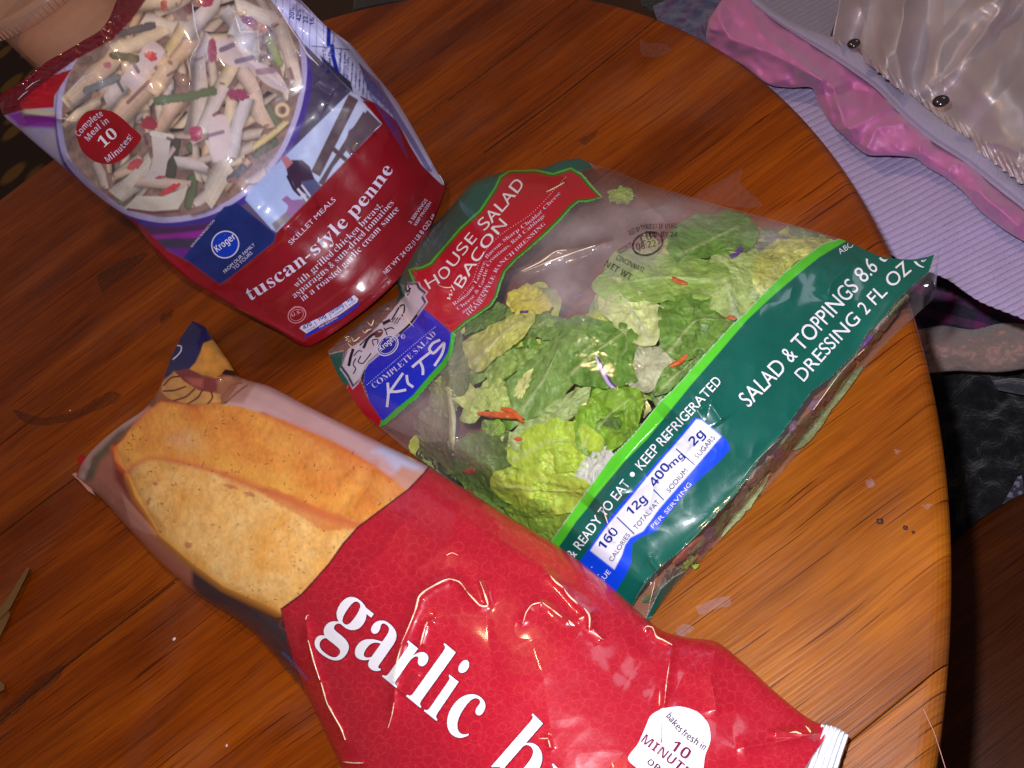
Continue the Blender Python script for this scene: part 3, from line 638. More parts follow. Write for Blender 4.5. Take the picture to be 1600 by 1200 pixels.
    red = [(343, 444), (352, 440), (428, 379), (432, 364), (597, 193), (566, 158), (592, 160), (625, 190), (645, 230), (662, 256), (682, 272), (710, 290), (700, 330), (622, 450), (490, 560), (380, 500)]
    redf = lambda x, y: lin((140, 10, 30)) * (1 + .25 * fbm(x / 30, y / 30, 3)[:, None])
    cv.poly(red, redf, rid=1)
    cv.poly([(204, 340), (225, 356), (262, 392), (300, 412), (343, 444), (400, 480), (500, 560), (300, 500), (150, 400)], redf, rid=1)
    cv.poly([(-20, 140), (60, 90), (140, 40), (170, -80), (290, -110), (242, -20), (205, 32), (176, 62), (120, 92), (85, 117), (60, 150), (36, 172), (0, 182)], lambda x, y: lin((104, 8, 32)) * (1 + .6 * fbm(x / 12, y / 6, 3)[:, None]), rid=3); cv.poly([(30, 160), (85, 117), (112, 108), (85, 150), (84, 168), (34, 171)], (170, 12, 34), rid=3)
    side = [(423, 0), (450, 34), (477, 70), (513, 106), (549, 142), (590, 163), (621, 190), (641, 228), (658, 256), (676, 275), (690, 288), (740, 300), (640, 120), (500, -60), (360, -80)]
    cv.poly(side, (206, 206, 244), rid=2)
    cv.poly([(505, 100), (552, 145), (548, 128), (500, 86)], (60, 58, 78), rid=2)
    for k in range(9): x = 432 + 10.6 * k; cv.stroke([(x, -20 + 5 * k), (x - 1.5, 14 + 12 * k if k < 8 else 110)], .6, (110, 114, 176), alpha=.8)
    cv.stroke([(514, 42), (513, 70)], 3.2, (16, 40, 160)); cv.stroke([(519, 72), (521, 90), (526, 110)], 3.2, (16, 40, 160)); cv.stroke([(487, 72), (515, 74), (546, 78)], .8, (90, 96, 150))
    for k in range(8): x = 533 + 6 * k; cv.stroke([(x, 76 + 7 * k), (x - 2, 112 + 6 * k)], .8, (70, 74, 150), rough=1.2)
    cv.poly([(560, 98), (592, 128), (640, 206), (676, 268), (668, 268), (640, 222), (612, 178), (575, 140)], (126, 128, 190), rid=2)
    for k in range(11): a = (562 + 1.6 * k, 100 + 5 * k); cv.stroke([a, (612 + 2.5 * k, 166 + 8 * k)], .8, (60, 66, 150), alpha=.6, rough=1)
    cv.poly([(455, -25), (500, 10), (470, 6), (440, -8)], (186, 8, 28), rid=3); cv.c *= (1 + .12 * fbm(cv.X / 2.2, cv.Y / 2.2, 2))[:, None]
    cv.c[:] = np.clip(cv.c, 0, 1)
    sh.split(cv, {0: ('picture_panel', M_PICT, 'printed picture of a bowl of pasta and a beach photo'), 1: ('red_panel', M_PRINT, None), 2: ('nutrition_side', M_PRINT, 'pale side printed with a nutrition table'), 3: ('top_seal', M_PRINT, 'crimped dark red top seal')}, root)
    # back of the bag
    k = 8; V = sh.V.reshape(400, 400, 3)[::k, ::k].copy(); uu, vv = u[::k, ::k], v[::k, ::k]
    th = .05 * (np.sin(np.pi * uu.clip(0, 1)) ** .6) * (np.clip(vv * 1.2, 0, 1) ** .7) * np.clip((1.02 - vv) * 12, 0, 1)
    V = V + th[..., None] * np.array([-.1, 1.0, -.25]); V[..., 2] = np.maximum(V[..., 2], .001)
    obj('back_panel', mesh_np('back_panel', V.reshape(-1, 3), grid_faces(*V.shape[:2])[:, ::-1]), mat_plain('dark_red_film', (120, 12, 26), .35), root)
    tx = lambda s, b, em, m=M_PALE, **k: text(sh, s, b, em, m, root, **k)
    tx('SKILLET MEALS', [(455, 383), (490, 348), (525, 313)], 11)
    tx('tuscan-style penne', [(392, 470), (430, 446), (475, 414), (512, 383), (548, 347), (585, 306), (615, 266)], 31, style='serif', offset=-.004)
    tx('with grilled chicken breast,', [(464, 450), (522, 398), (562, 360), (598, 322)], 15.5, style='serif', offset=-.014)
    tx('asparagus & sun-dried tomatoes', [(461, 466), (520, 418), (570, 368), (616, 318)], 15.5, style='serif', offset=-.014)
    tx('in a roasted garlic cream sauce', [(474, 471), (530, 427), (580, 376), (624, 328)], 15.5, style='serif', offset=-.014)
    tx('2 SERVINGS', [(642, 350), (668, 313)], 7.5); tx('KEEP FROZEN', [(650, 353), (674, 317)], 6.5); tx('NET WT 24 OZ (1 LB 8 OZ) 681g', [(603, 429), (646, 384), (686, 332)], 10)
    tx('FROM OUR FAMILY', [(352, 427), (399, 383)], 7.5); tx('TO YOURS', [(367, 422), (395, 396)], 7.5); tx('SERVING SUGGESTION', [(300, 387), (336, 345)], 5)
    patch(sh, 'logo', disc_pts(352, 382, 22.5, 21.5, -.7), M_PALE, root, .0002); patch(sh, 'logo', disc_pts(352, 382, 20.5, 19.5, -.7), mat_plain('logo_blue', (16, 60, 190), .3), root, .0003)
    tx('Kroger', [(340, 394), (369, 372)], 15, M_WHITE, style='bold', off=.0004, offset=-.01)
    cir = mat_plain('maroon_red_ink', (140, 10, 30), .3)
    patch(sh, 'seal_mark', disc_pts(464, 492, 15, 12.5, -.5), M_PINK, root, .0002); patch(sh, 'seal_mark', disc_pts(464, 492, 13.6, 11.2, -.5), cir, root, .00028); line(sh, 'seal_mark', disc_pts(464, 492, 10.5, 8.5, -.5), .4, M_PINK, root, .0004, 2, True)
    tx('U.S.', [(457, 495), (471, 488)], 7, M_PINK, style='bold', off=.0004); tx('INSPECTED', [(453, 488), (461, 481), (471, 482), (476, 488)], 4, M_PINK, off=.0004)
    patch(sh, 'nutrition_label', [(475, 525), (482, 519), (515, 503), (545, 484), (562, 470), (560, 478), (535, 497), (505, 513), (478, 527)], mat_plain('bright_blue_ink', (30, 50, 180), .3), root, .0002, 5)
    patch(sh, 'nutrition_label', [(468, 513), (471, 509), (500, 496), (530, 478), (553, 461), (560, 467), (558, 472), (530, 492), (500, 508), (479, 521)], M_PALE, root, .0003, 5)
    for s, a, b, e in (('470', (475, 515), (488, 508), 9), ('10g', (498, 502), (510, 495), 9), ('1010mg', (517, 492), (537, 478), 9), ('5g', (543, 473), (551, 467), 8)): tx(s, [a, b], e, M_NAVY, style='bold', off=.00045)
    for s, a, b in (('CALORIES', (480, 518), (493, 511)), ('TOTAL FAT', (501, 508), (514, 500)), ('SODIUM', (524, 493), (539, 483)), ('SUGARS', (546, 478), (556, 470))): tx(s, [a, b], 3.4, M_BLACK, off=.00045)
    for a, b in (((491, 502), (495, 509)), ((513, 489), (518, 496)), ((538, 474), (543, 480))): line(sh, 'divider', [a, b], .4, M_NAVY, root, .00045)
    tx('PER SERVING', [(500, 513), (528, 497)], 4, off=.00045)
    for s, x, y in (('20%', 459, 30), ('42%', 470, 33), ('22', 481, 36), ('16', 491, 39)): tx(s, [(x, y), (x - .5 + (1 if s[-1] == '%' else 0), y - (18 if s[-1] == '%' else 11))], 10, M_NAVY, style='bold', cell=0)
    tx('Sugars 5g', [(506, 106), (510, 74)], 8, M_NAVY); tx('Protein 29g', [(516, 114), (519, 78)], 8, M_NAVY, style='bold'); tx('Vitamin A', [(531, 118), (534, 82)], 7.5, M_NAVY); tx('Calcium 5%', [(541, 124), (544, 92)], 7.5, M_NAVY); tx('Vitamin C', [(522, 70), (524, 50)], 7.5, M_NAVY)
    pale = mat_plain('painted_white_glint', (226, 224, 246), .2, spec=.9)  # near-white colour stands in for glints on the bag's folds
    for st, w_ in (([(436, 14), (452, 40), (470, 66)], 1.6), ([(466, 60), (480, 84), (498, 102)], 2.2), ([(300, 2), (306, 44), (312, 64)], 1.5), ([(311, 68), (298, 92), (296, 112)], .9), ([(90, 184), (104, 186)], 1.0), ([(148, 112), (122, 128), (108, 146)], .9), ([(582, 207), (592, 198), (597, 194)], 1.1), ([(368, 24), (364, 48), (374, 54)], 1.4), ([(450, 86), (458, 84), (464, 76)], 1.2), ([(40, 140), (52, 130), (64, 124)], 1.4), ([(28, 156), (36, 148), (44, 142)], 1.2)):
        glint_roll(sh, st, w_, root, pale)
    # badge
    bd = [(118, 210), (122, 190), (135, 175), (155, 171), (175, 174), (190, 184), (205, 198), (221, 214), (208, 234), (193, 248), (175, 256), (150, 253), (130, 238)]
    patch(sh, 'round_badge', bd, mat_plain('badge_red', (158, 22, 34), .3), root, .0002, 7, True)
    tx('Complete', [(124, 214), (138, 198), (162, 180)], 14, style='bold', offset=-.012); tx('Meal in', [(139, 221), (152, 206), (171, 191)], 14, style='bold', offset=-.012); tx('10', [(163, 231), (186, 211)], 25, M_WHITE, style='serif', off=.0016, cell=.12); tx('Minutes!', [(169, 254), (190, 237), (208, 215)], 14, style='bold', offset=-.012)
    slab('corner_tip', [(682, 270), (688, 274), (693, 283), (695, 290), (688, 284)], .004, .006, M_WHITE, parent=root)
    return sh
build_penne()

# ------------------------------------------------------------------ salad bag, clear film over leaves
def build_salad():
    root = empty('salad_kit_bag', tuple(P(950, 640, 0)), 'clear and green salad kit bag showing lettuce, at the right', 'food bag')
    top = [(512, 549), (560, 505), (600, 474), (622, 463), (620, 440), (640, 392), (700, 328), (740, 284), (785, 268), (850, 261), (880, 250), (905, 247)]
    right = [(905, 247), (930, 258), (962, 266), (1000, 283), (1060, 302), (1130, 322), (1200, 341), (1270, 360), (1320, 376), (1380, 401), (1430, 405), (1458, 398), (1468, 392)]
    left = [(512, 549), (525, 580), (545, 612), (572, 650), (592, 666), (640, 706), (690, 742), (790, 812), (880, 872), (985, 1000)]
    bottom = [(985, 1000), (1012, 972), (1050, 918), (1120, 842), (1180, 772), (1240, 703), (1290, 640), (1350, 560), (1400, 495), (1440, 450), (1462, 425), (1468, 392)]
    X, Y, u, v = coons(top, bottom, left, right, 420, 520)
    b = np.sin(np.pi * u.clip(0, 1)) * np.sin(np.pi * v.clip(0, 1))
    Z = .003 + .052 * np.clip(np.sin(np.pi * np.clip(u * .96 + .02, 0, 1)), 0, 1) ** .62 * np.clip(np.sin(np.pi * np.clip(v, 0, 1) ** .88), 0, 1) ** .62
    far_in = np.clip(((Y - 735) - (X - 690) * .72) / 60 + 1, 0, 1); Z *= 1 - .72 * far_in ** 1.5
    Z += .016 * np.clip((X - 1330) / 130, 0, 1) ** 1.5
    w = np.clip(b * 4, 0, 1)
    Z += w * (.0035 * fbm(X / 90, Y / 90, 3) + .0012 * ridged(X / 55, Y / 55, 2))
    for pts, a, wd in [
        ([(795, 425), (835, 410), (875, 392), (925, 385), (960, 374)], .0035, 10), ([(815, 424), (860, 408), (915, 390), (960, 376)], .0022, 6), ([(868, 391), (880, 392)], .001, 5),
        ([(684, 445), (693, 449), (706, 448)], .0014, 5), ([(858, 302), (868, 293), (884, 284)], .0012, 9), ([(700, 500), (704, 540), (700, 570)], .002, 8),
        ([(945, 800), (950, 820), (962, 850)], .0012, 3), ([(915, 790), (950, 748), (1000, 690), (1050, 640)], .0080, 32), ([(1040, 690), (1065, 690), (1080, 700)], .0014, 7), ([(960, 775), (990, 770), (1020, 750)], .0014, 9), ([(1090, 640), (1110, 630), (1130, 660)], .0022, 12),
        ([(1010, 800), (1018, 775), (1022, 755)], .0014, 6), ([(880, 640), (900, 700), (930, 760)], .0014, 12),
        ([(1455, 420), (1400, 480), (1340, 555), (1280, 625), (1225, 690), (1170, 750), (1110, 815), (1060, 865), (1010, 905)], .006, 14),
        ([(1010, 905), (995, 935), (985, 960)], .003, 7), ([(1012, 870), (1030, 895), (1012, 935)], .002, 6), ([(930, 258), (990, 300), (1040, 345)], .002, 12), ([(1060, 302), (1040, 320), (1000, 330)], .0015, 9),
        ([(590, 660), (660, 690), (760, 690), (820, 670)], .002, 12), ([(700, 560), (705, 640), (712, 730)], .0025, 9), ([(800, 420), (860, 470), (920, 500)], .0012, 8), ([(1340, 400), (1300, 440), (1290, 470)], .0018, 14)]:
        Z += crease_or_glint(X, Y, pts, a, wd, 1.3)
    strip = np.clip(1 - v / .1, 0, 1) * np.clip((640 - X) / 20, 0, 1); Z += strip * .0045 * ridged(X / 26 + 1, Y / 9, 2)
    Z = np.maximum(Z, .0016)
    sh = Sheet(X, Y, Z, u, v); cv = Canvas(X, Y, (200, 195, 205))
    GR, LG, RD, BL = (10, 92, 80), (86, 200, 44), (190, 16, 38), (14, 40, 205)
    gf = lambda x, y: lin(GR) * (1 + .3 * fbm(x / 40, y / 40, 3)[:, None])
    # header
    cv.poly([(618, 470), (612, 440), (632, 390), (700, 315), (740, 270), (785, 255), (850, 248), (905, 235), (928, 262), (895, 270), (850, 272), (795, 275), (700, 400), (662, 480), (634, 462)], gf, rid=1)
    cv.poly([(505, 556), (537, 548), (534, 572), (548, 604), (530, 596)], gf, rid=1)
    red = [(643, 423), (660, 422), (675, 415), (691, 396), (722, 360), (754, 331), (777, 296), (785, 279), (797, 271), (837, 270), (864, 276), (881, 271), (891, 267), (906, 276), (920, 293), (936, 308), (918, 310), (902, 311), (889, 321), (872, 340), (852, 360), (827, 383), (802, 404), (785, 423), (777, 444), (772, 462), (764, 475), (747, 487), (727, 500), (712, 513), (705, 519), (675, 494), (660, 482), (664, 458), (652, 442)]
    cx, cy = 780, 390
    grow = []
    for i, p in enumerate(red):
        a, c = np.array(red[i - 1], float), np.array(red[(i + 1) % len(red)], float); d = c - a; d /= np.linalg.norm(d); grow.append((p[0] + d[1] * 5.5, p[1] - d[0] * 5.5))
    cv.poly(grow, LG, rid=2, ragged=.5)
    cv.poly([(p[0] * .5 + q[0] * .5, p[1] * .5 + q[1] * .5) for p, q in zip(red, grow)], (40, 96, 30), rid=2); cv.poly(red, RD, rid=2)
    cv.poly([(548, 592), (562, 590), (575, 622), (590, 645), (600, 658), (593, 668), (570, 650), (540, 612)], (176, 14, 36), rid=2)
    blue = [(661, 482), (675, 493), (705, 519), (704, 532), (700, 550), (690, 566), (670, 588), (645, 618), (620, 638), (598, 658), (577, 627), (568, 600), (570, 574), (580, 560), (592, 553), (622, 522), (640, 505), (650, 492)]
    cv.poly([(705, 519), (712, 524), (708, 548), (697, 572), (676, 594), (652, 622), (628, 642), (602, 664), (592, 668), (596, 656), (645, 612), (692, 560)], (60, 176, 40), rid=3, ragged=.5)
    cv.poly(blue, BL, rid=3)
    ban = [(634, 443), (652, 442), (655, 449), (665, 457), (660, 463), (665, 472), (650, 493), (640, 507), (622, 522), (590, 553), (575, 566), (568, 577), (560, 595), (551, 604), (543, 588), (532, 573), (538, 557), (542, 547), (562, 535), (576, 524), (590, 510), (600, 500), (620, 476), (633, 461), (640, 452), (636, 450)]
    cv.poly([(x + (x - 600) * .035 + 1.5, y + (y - 520) * .035 + 1.5) for x, y in ban], (214, 208, 230), rid=4); cv.poly([(x + (x - 600) * .012 + .5, y + (y - 520) * .012 + .5) for x, y in ban], (18, 22, 70), rid=4); cv.poly([(600 + (x - 600) * .965, 520 + (y - 520) * .965) for x, y in ban], (208, 200, 220), rid=4)
    # green band along the near side
    edge_in = [(1320, 368), (1312, 374), (1288, 380), (1264, 397), (1225, 427), (1192, 460), (1168, 487), (1144, 508), (1111, 544), (1078, 580), (1054, 607), (1032, 627), (990, 680), (955, 715), (932, 747), (915, 770), (897, 795), (882, 817), (862, 845), (840, 880)]
    edge_out = [(1330, 372), (1318, 379), (1280, 402), (1249, 427), (1210, 460), (1168, 499), (1132, 541), (1102, 576), (1075, 607), (1055, 632), (1010, 687), (975, 722), (950, 752), (932, 774), (916, 796), (900, 815), (885, 838), (860, 872)]
    far = [(1500, 385), (1462, 392), (1452, 425), (1444, 432), (1429, 444), (1405, 466), (1381, 496), (1354, 523), (1339, 550), (1300, 589), (1268, 612), (1245, 645), (1220, 680), (1185, 720), (1172, 740), (1150, 773), (1120, 805), (1100, 825), (1088, 838), (1055, 868), (1042, 877), (1025, 894), (1010, 910), (996, 930), (985, 955), (900, 960), (820, 900)]
    cv.poly(edge_in + [(840, 930)] + far[::-1][1:], LG, rid=5, ragged=.6); cv.poly(edge_out + [(830, 920), (900, 980)] + far[::-1][1:] + [(1390, 380)], gf, rid=5)
    cv.poly([(1078, 894), (1066, 916), (1042, 939), (1024, 975), (1000, 990), (1008, 968), (1018, 948), (1032, 920), (1052, 902), (1068, 894)], (18, 76, 62), rid=5)
    cv.poly([(1085, 652), (1098, 655), (1137, 689), (1141, 702), (1125, 720), (1075, 765), (1035, 815), (1025, 830), (1000, 840), (988, 850), (986, 880), (977, 900), (962, 924), (930, 950), (860, 900), (907, 876), (925, 850), (950, 812), (1030, 717), (1057, 687)], (10, 70, 235), rid=6)
    cv.poly([(1088, 655), (1096, 656), (1127, 682), (1082, 735), (1030, 795), (1005, 830), (985, 840), (977, 851), (972, 867), (960, 890), (922, 860), (950, 820), (990, 772), (1035, 717), (1066, 682)], (226, 226, 244), rid=6)
    # mist in the clear film
    x, y = sh.X.ravel(), sh.Y.ravel()
    g = lambda cx, cy, rx, ry, a: a * np.exp(-(((x - cx) / rx) ** 2 + ((y - cy) / ry) ** 2))
    haze = .006 + g(870, 420, 70, 60, .34) + g(930, 350, 100, 42, .30) + g(1060, 330, 90, 26, .30) + g(650, 640, 60, 55, .26) + g(720, 700, 60, 45, .14) + g(905, 470, 50, 30, .26) + g(1220, 365, 80, 22, .28) + g(1000, 400, 50, 35, .26) + g(720, 560, 45, 60, .16)
    haze = haze * (1 + .9 * fbm(x / 30, y / 30, 4)); vv = sh.v.ravel()
    haze = np.where((y - x * -1.0) * 0 + (vv > .93), haze + .06, haze); haze = np.where(vv < .07, .10, haze); haze = np.clip(haze, .008, .62)
    cv.c[:] = np.clip(cv.c * (1 + .08 * fbm(cv.X / 2.2, cv.Y / 2.2, 2))[:, None], 0, 1)
    o = sh.split(cv, {0: ('clear_film', M_FILM, 'clear misted plastic film'), 1: ('green_header', M_PRINT, 'dark green printed header'), 2: ('red_label', M_PRINT, None), 3: ('blue_label', M_PRINT, None), 4: ('white_banner', M_PRINT, 'white banner with scrollwork'), 5: ('green_band', M_PRINT, 'dark green band with a light green edge'), 6: ('nutrition_label', M_PRINT, 'bright blue and white nutrition label')}, root, {'haze': haze})
    underside(sh, 'back_film', M_FILM, root)
    tx = lambda s, bs, em, m=M_WHITE, **k: text(sh, s, bs, em, m, root, **k)
    tx('SALAD & TOPPINGS 8.6 OZ', [(1170, 637), (1207, 600), (1240, 564), (1288, 512), (1333, 462), (1366, 427), (1414, 388)], 37, offset=.002)
    tx('DRESSING 2 FL OZ (5', [(1256, 597), (1300, 548), (1360, 486), (1417, 430), (1450, 404)], 31, offset=.002)
    tx('& READY TO EAT', [(896, 874), (920, 843), (950, 802), (985, 757)], 22, offset=.004); tx('KEEP REFRIGERATED', [(1003, 735), (1035, 698), (1080, 650), (1128, 597)], 22, offset=.004)
    patch(sh, 'bullet', disc_pts(988, 741, 4, 4, 0, 12), M_WHITE, root, .0003); tx('ABOUT', [(1313, 398), (1349, 375)], 13)
    for s, a, bb, e in (('160', (944, 860), (967, 831), 20), ('12g', (986, 806), (1012, 781), 19), ('400', (1023, 762), (1048, 730), 20), ('mg', (1049, 732), (1070, 713), 14), ('2g', (1084, 698), (1102, 679), 20)): tx(s, [a, bb], e, M_NAVY, style='bold', off=.0004)
    for s, a, bb, e in (('CALORIES', (957, 878), (985, 836), 10.5), ('TOTAL FAT', (995, 828), (1031, 785), 11), ('SODIUM', (1046, 770), (1075, 736), 11), ('SUGARS', (1090, 717), (1118, 685), 11)): tx(s, [a, bb], e, M_BLACK, off=.0004)
    for a, bb in (((964, 808), (991, 834)), ((1021, 765), (1037, 781)), ((1056, 701), (1085, 726))): line(sh, 'divider', [a, bb], .9, M_NAVY, root, .0004)
    tx('PER SERVING', [(1021, 826), (1045, 800), (1081, 757)], 9.5, M_PALE, off=.0004); tx('VALUE', [(930, 925), (955, 894)], 11); line(sh, 'dots', [(925, 846 + 40), (935, 898)], .9, M_WHITE, root, .0004, dots=6)
    # red label
    tx('HOUSE', [(671, 452), (694, 438), (722, 402), (746, 373)], 23, style='sans', offset=.004); tx('SALAD', [(757, 361), (775, 343), (797, 318), (820, 288)], 25, style='sans', offset=.006)
    tx('BACON', [(722, 451), (746, 412), (768, 380), (793, 351)], 22, style='sans', offset=.006); tx('w/', [(703, 470), (713, 448)], 12, style='italic')
    line(sh, 'dots', [(716, 467), (739, 438), (750, 408), (764, 385), (789, 362), (827, 337), (860, 304), (884, 277)], .75, M_PALE, root, dots=4.2)
    tx('Romaine Lettuce, Bacon, Sharp Cheddar Cheese', [(710, 478), (733, 460), (750, 434), (762, 404), (788, 379), (838, 341), (876, 303)], 8.2, M_PALE, style='serif', offset=-.012)
    tx('Cheese & Garlic Croutons, Red Cabbage', [(716, 485), (738, 468), (755, 444), (767, 411), (796, 386), (852, 338)], 8, M_PALE, style='serif', offset=-.012)
    tx('and Carrots', [(724, 490), (745, 474), (762, 447)], 7.5, M_PALE, style='serif', offset=-.012); tx('HOMESTYLE RANCH DRESSING', [(732, 494), (753, 474), (769, 443), (779, 421), (807, 394), (853, 351)], 8.6, M_PALE, style='serif', offset=-.012)
    # blue label
    tx('COMPLETE SALAD', [(585, 607), (618, 582), (650, 554), (682, 523)], 13, M_PALE, style='serif', offset=-.012)
    line(sh, 'dots', [(574, 601), (615, 566), (650, 536), (680, 511)], .8, M_PALE, root, dots=3.6)
    for st in ([(606, 598), (607, 615), (605, 636)], [(630, 583), (618, 600), (608, 614)], [(608, 612), (620, 612), (635, 609)], [(635.6, 586), (638, 599), (646, 605)], [(644, 574), (658, 562), (672, 551)], [(656, 564), (661, 576), (661, 586)], [(688, 531), (676, 537), (671, 546), (676, 552), (688, 542), (694, 536), (692, 550), (679, 572)]): line(sh, 'hand_lettering', st, 2.1, M_PALE, root, .0003, 2)
    patch(sh, 'logo', disc_pts(606, 540, 19, 14.5, -.72), M_PALE, root, .00035); patch(sh, 'logo', disc_pts(606, 540, 17, 12.6, -.72), mat_plain('logo_ink', (14, 40, 170), .3), root, .00045)
    line(sh, 'logo', disc_pts(606, 540, 15, 10.8, -.72), .5, M_PALE, root, .0005, 2, True); tx('Kroger', [(597, 549), (619, 530)], 12.5, style='bold', off=.0006, offset=-.01)
    line(sh, 'registered_mark', disc_pts(630, 526, 3, 3, 0, 12), .45, M_PALE, root, .0003, 1.5, True); tx('R', [(628.6, 527.6), (631.2, 525.2)], 4, M_PALE)
    for st, w_ in (([(552, 545), (548, 558), (545, 572)], 2.2), ([(553, 556), (561, 548), (566, 549)], .7), ([(556, 560), (552, 570), (556, 576), (552, 584)], .8), ([(564, 556), (560, 566), (566, 568), (574, 560), (580, 552)], .8), ([(568, 544), (576, 528), (590, 518)], 2.0), ([(562, 540), (572, 530), (584, 522)], .8), ([(584, 540), (582, 532), (590, 530), (590, 540)], .8), ([(602, 515), (612, 512), (616, 514)], .9), ([(600, 512), (604, 520), (606, 530)], .8), ([(598, 506), (606, 502), (610, 500)], 2.4), ([(612, 500), (618, 490), (626, 478), (631, 476), (632, 484), (628, 494)], 1.1), ([(612, 504), (618, 496)], .6), ([(616, 506), (622, 496)], .6), ([(620, 506), (626, 496)], .6), ([(638, 446), (640, 456), (636, 462)], .8), ([(634, 444), (636, 456), (642, 450)], 1.1), ([(624, 522), (640, 507), (652, 492)], 1.6)): line(sh, 'scrollwork', st, w_, M_BLACK, root, .0003, 2)
    patch(sh, 'scrollwork', disc_pts(592, 521, 8, 5, -.8), mat_plain('brown_ink', (110, 60, 50), .4), root, .0003)
    # date stamp on the film
    M_STAMP = mat_stain('stamp_ink', (30, 24, 34), .85)
    for s, a, bb, e in (('NET WT', (944, 415), (984, 438), 14), ('CINCINNATI', (962, 405), (1004, 426), 11), ('KROGER CO.', (968, 398), (990, 384), 11), ('DIST BY THE', (984, 368), (1012, 356), 11), ('BEST IF USED', (1010, 358), (1058, 357), 11), ('SELL BY 24', (1008, 370), (1058, 371), 12)): tx(s, [a, bb], e, M_STAMP, style='bold')
    line(sh, 'stamp', disc_pts(1012, 381, 24, 17, -.35), 1.6, M_STAMP, root, .0003, 3, True); tx('08:22', [(995, 391), (1026, 385)], 15, M_STAMP, style='bold'); tx('CUT', [(1002, 379), (1028, 371)], 14, M_STAMP, style='bold')
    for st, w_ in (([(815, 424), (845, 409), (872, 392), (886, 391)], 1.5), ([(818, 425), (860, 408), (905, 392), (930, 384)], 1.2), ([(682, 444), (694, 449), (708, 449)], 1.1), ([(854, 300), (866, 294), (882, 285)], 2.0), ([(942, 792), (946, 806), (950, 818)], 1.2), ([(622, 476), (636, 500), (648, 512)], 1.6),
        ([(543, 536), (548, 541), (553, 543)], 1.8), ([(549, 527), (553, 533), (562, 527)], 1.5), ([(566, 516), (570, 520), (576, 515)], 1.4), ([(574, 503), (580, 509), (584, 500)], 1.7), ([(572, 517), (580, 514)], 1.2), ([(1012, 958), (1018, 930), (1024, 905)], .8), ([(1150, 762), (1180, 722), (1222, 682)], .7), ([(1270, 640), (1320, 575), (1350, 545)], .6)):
        glint_roll(sh, st, w_, root)
    return sh
salad = build_salad()

# leaves inside the bag
def mat_leaf(name, rough=.36, trans=.25):
    m, t, out = nt(name); b = N(t, 'ShaderNodeBsdfPrincipled', Roughness=rough); b.inputs['Specular IOR Level'].default_value = .5
    a = N(t, 'ShaderNodeAttribute', _attribute_name='Col'); t.links.new(a.outputs['Color'], b.inputs['Base Color'])
    bp, no = bumped(t, 200, .0022, detail=5); t.links.new(bp.outputs[0], b.inputs['Normal'])
    tl = N(t, 'ShaderNodeBsdfTranslucent'); t.links.new(a.outputs['Color'], tl.inputs[0]); mx = N(t, 'ShaderNodeMixShader'); mx.inputs[0].default_value = trans
    t.links.new(b.outputs[0], mx.inputs[1]); t.links.new(tl.outputs[0], mx.inputs[2]); t.links.new(mx.outputs[0], out.inputs[0]); return m
M_LEAF, M_STEM = mat_leaf('lettuce'), mat_leaf('crisp_shred', .3, .15)
def in_bag(px, py, depth):
    """places under the film, depth metres further along the line of sight, never under the table"""
    out = []; cx_, cy_ = float(np.mean(px)), float(np.mean(py))
    for x, y, dd in zip(px, py, depth):
        h, n, d = salad.hit(x, y)
        s = 1.0
        while h is None and s > .1:
            s -= .06; h, n, d = salad.hit(cx_ + (x - cx_) * s, cy_ + (y - cy_) * s)
        if h is None: h = Vector(P(x, y, .004)); d = ray(x, y); d = d / np.linalg.norm(d); dd = min(dd, .001)
        q = h + Vector(d) * max(dd, .0006)
        if q.z < .0025: q = h + Vector(d) * ((.0025 - h.z) / d[2]) if h.z > .0025 else h
        out.append(tuple(q))
    return np.array(out)
LEAFV, LEAFF, LEAFC = [], [], []
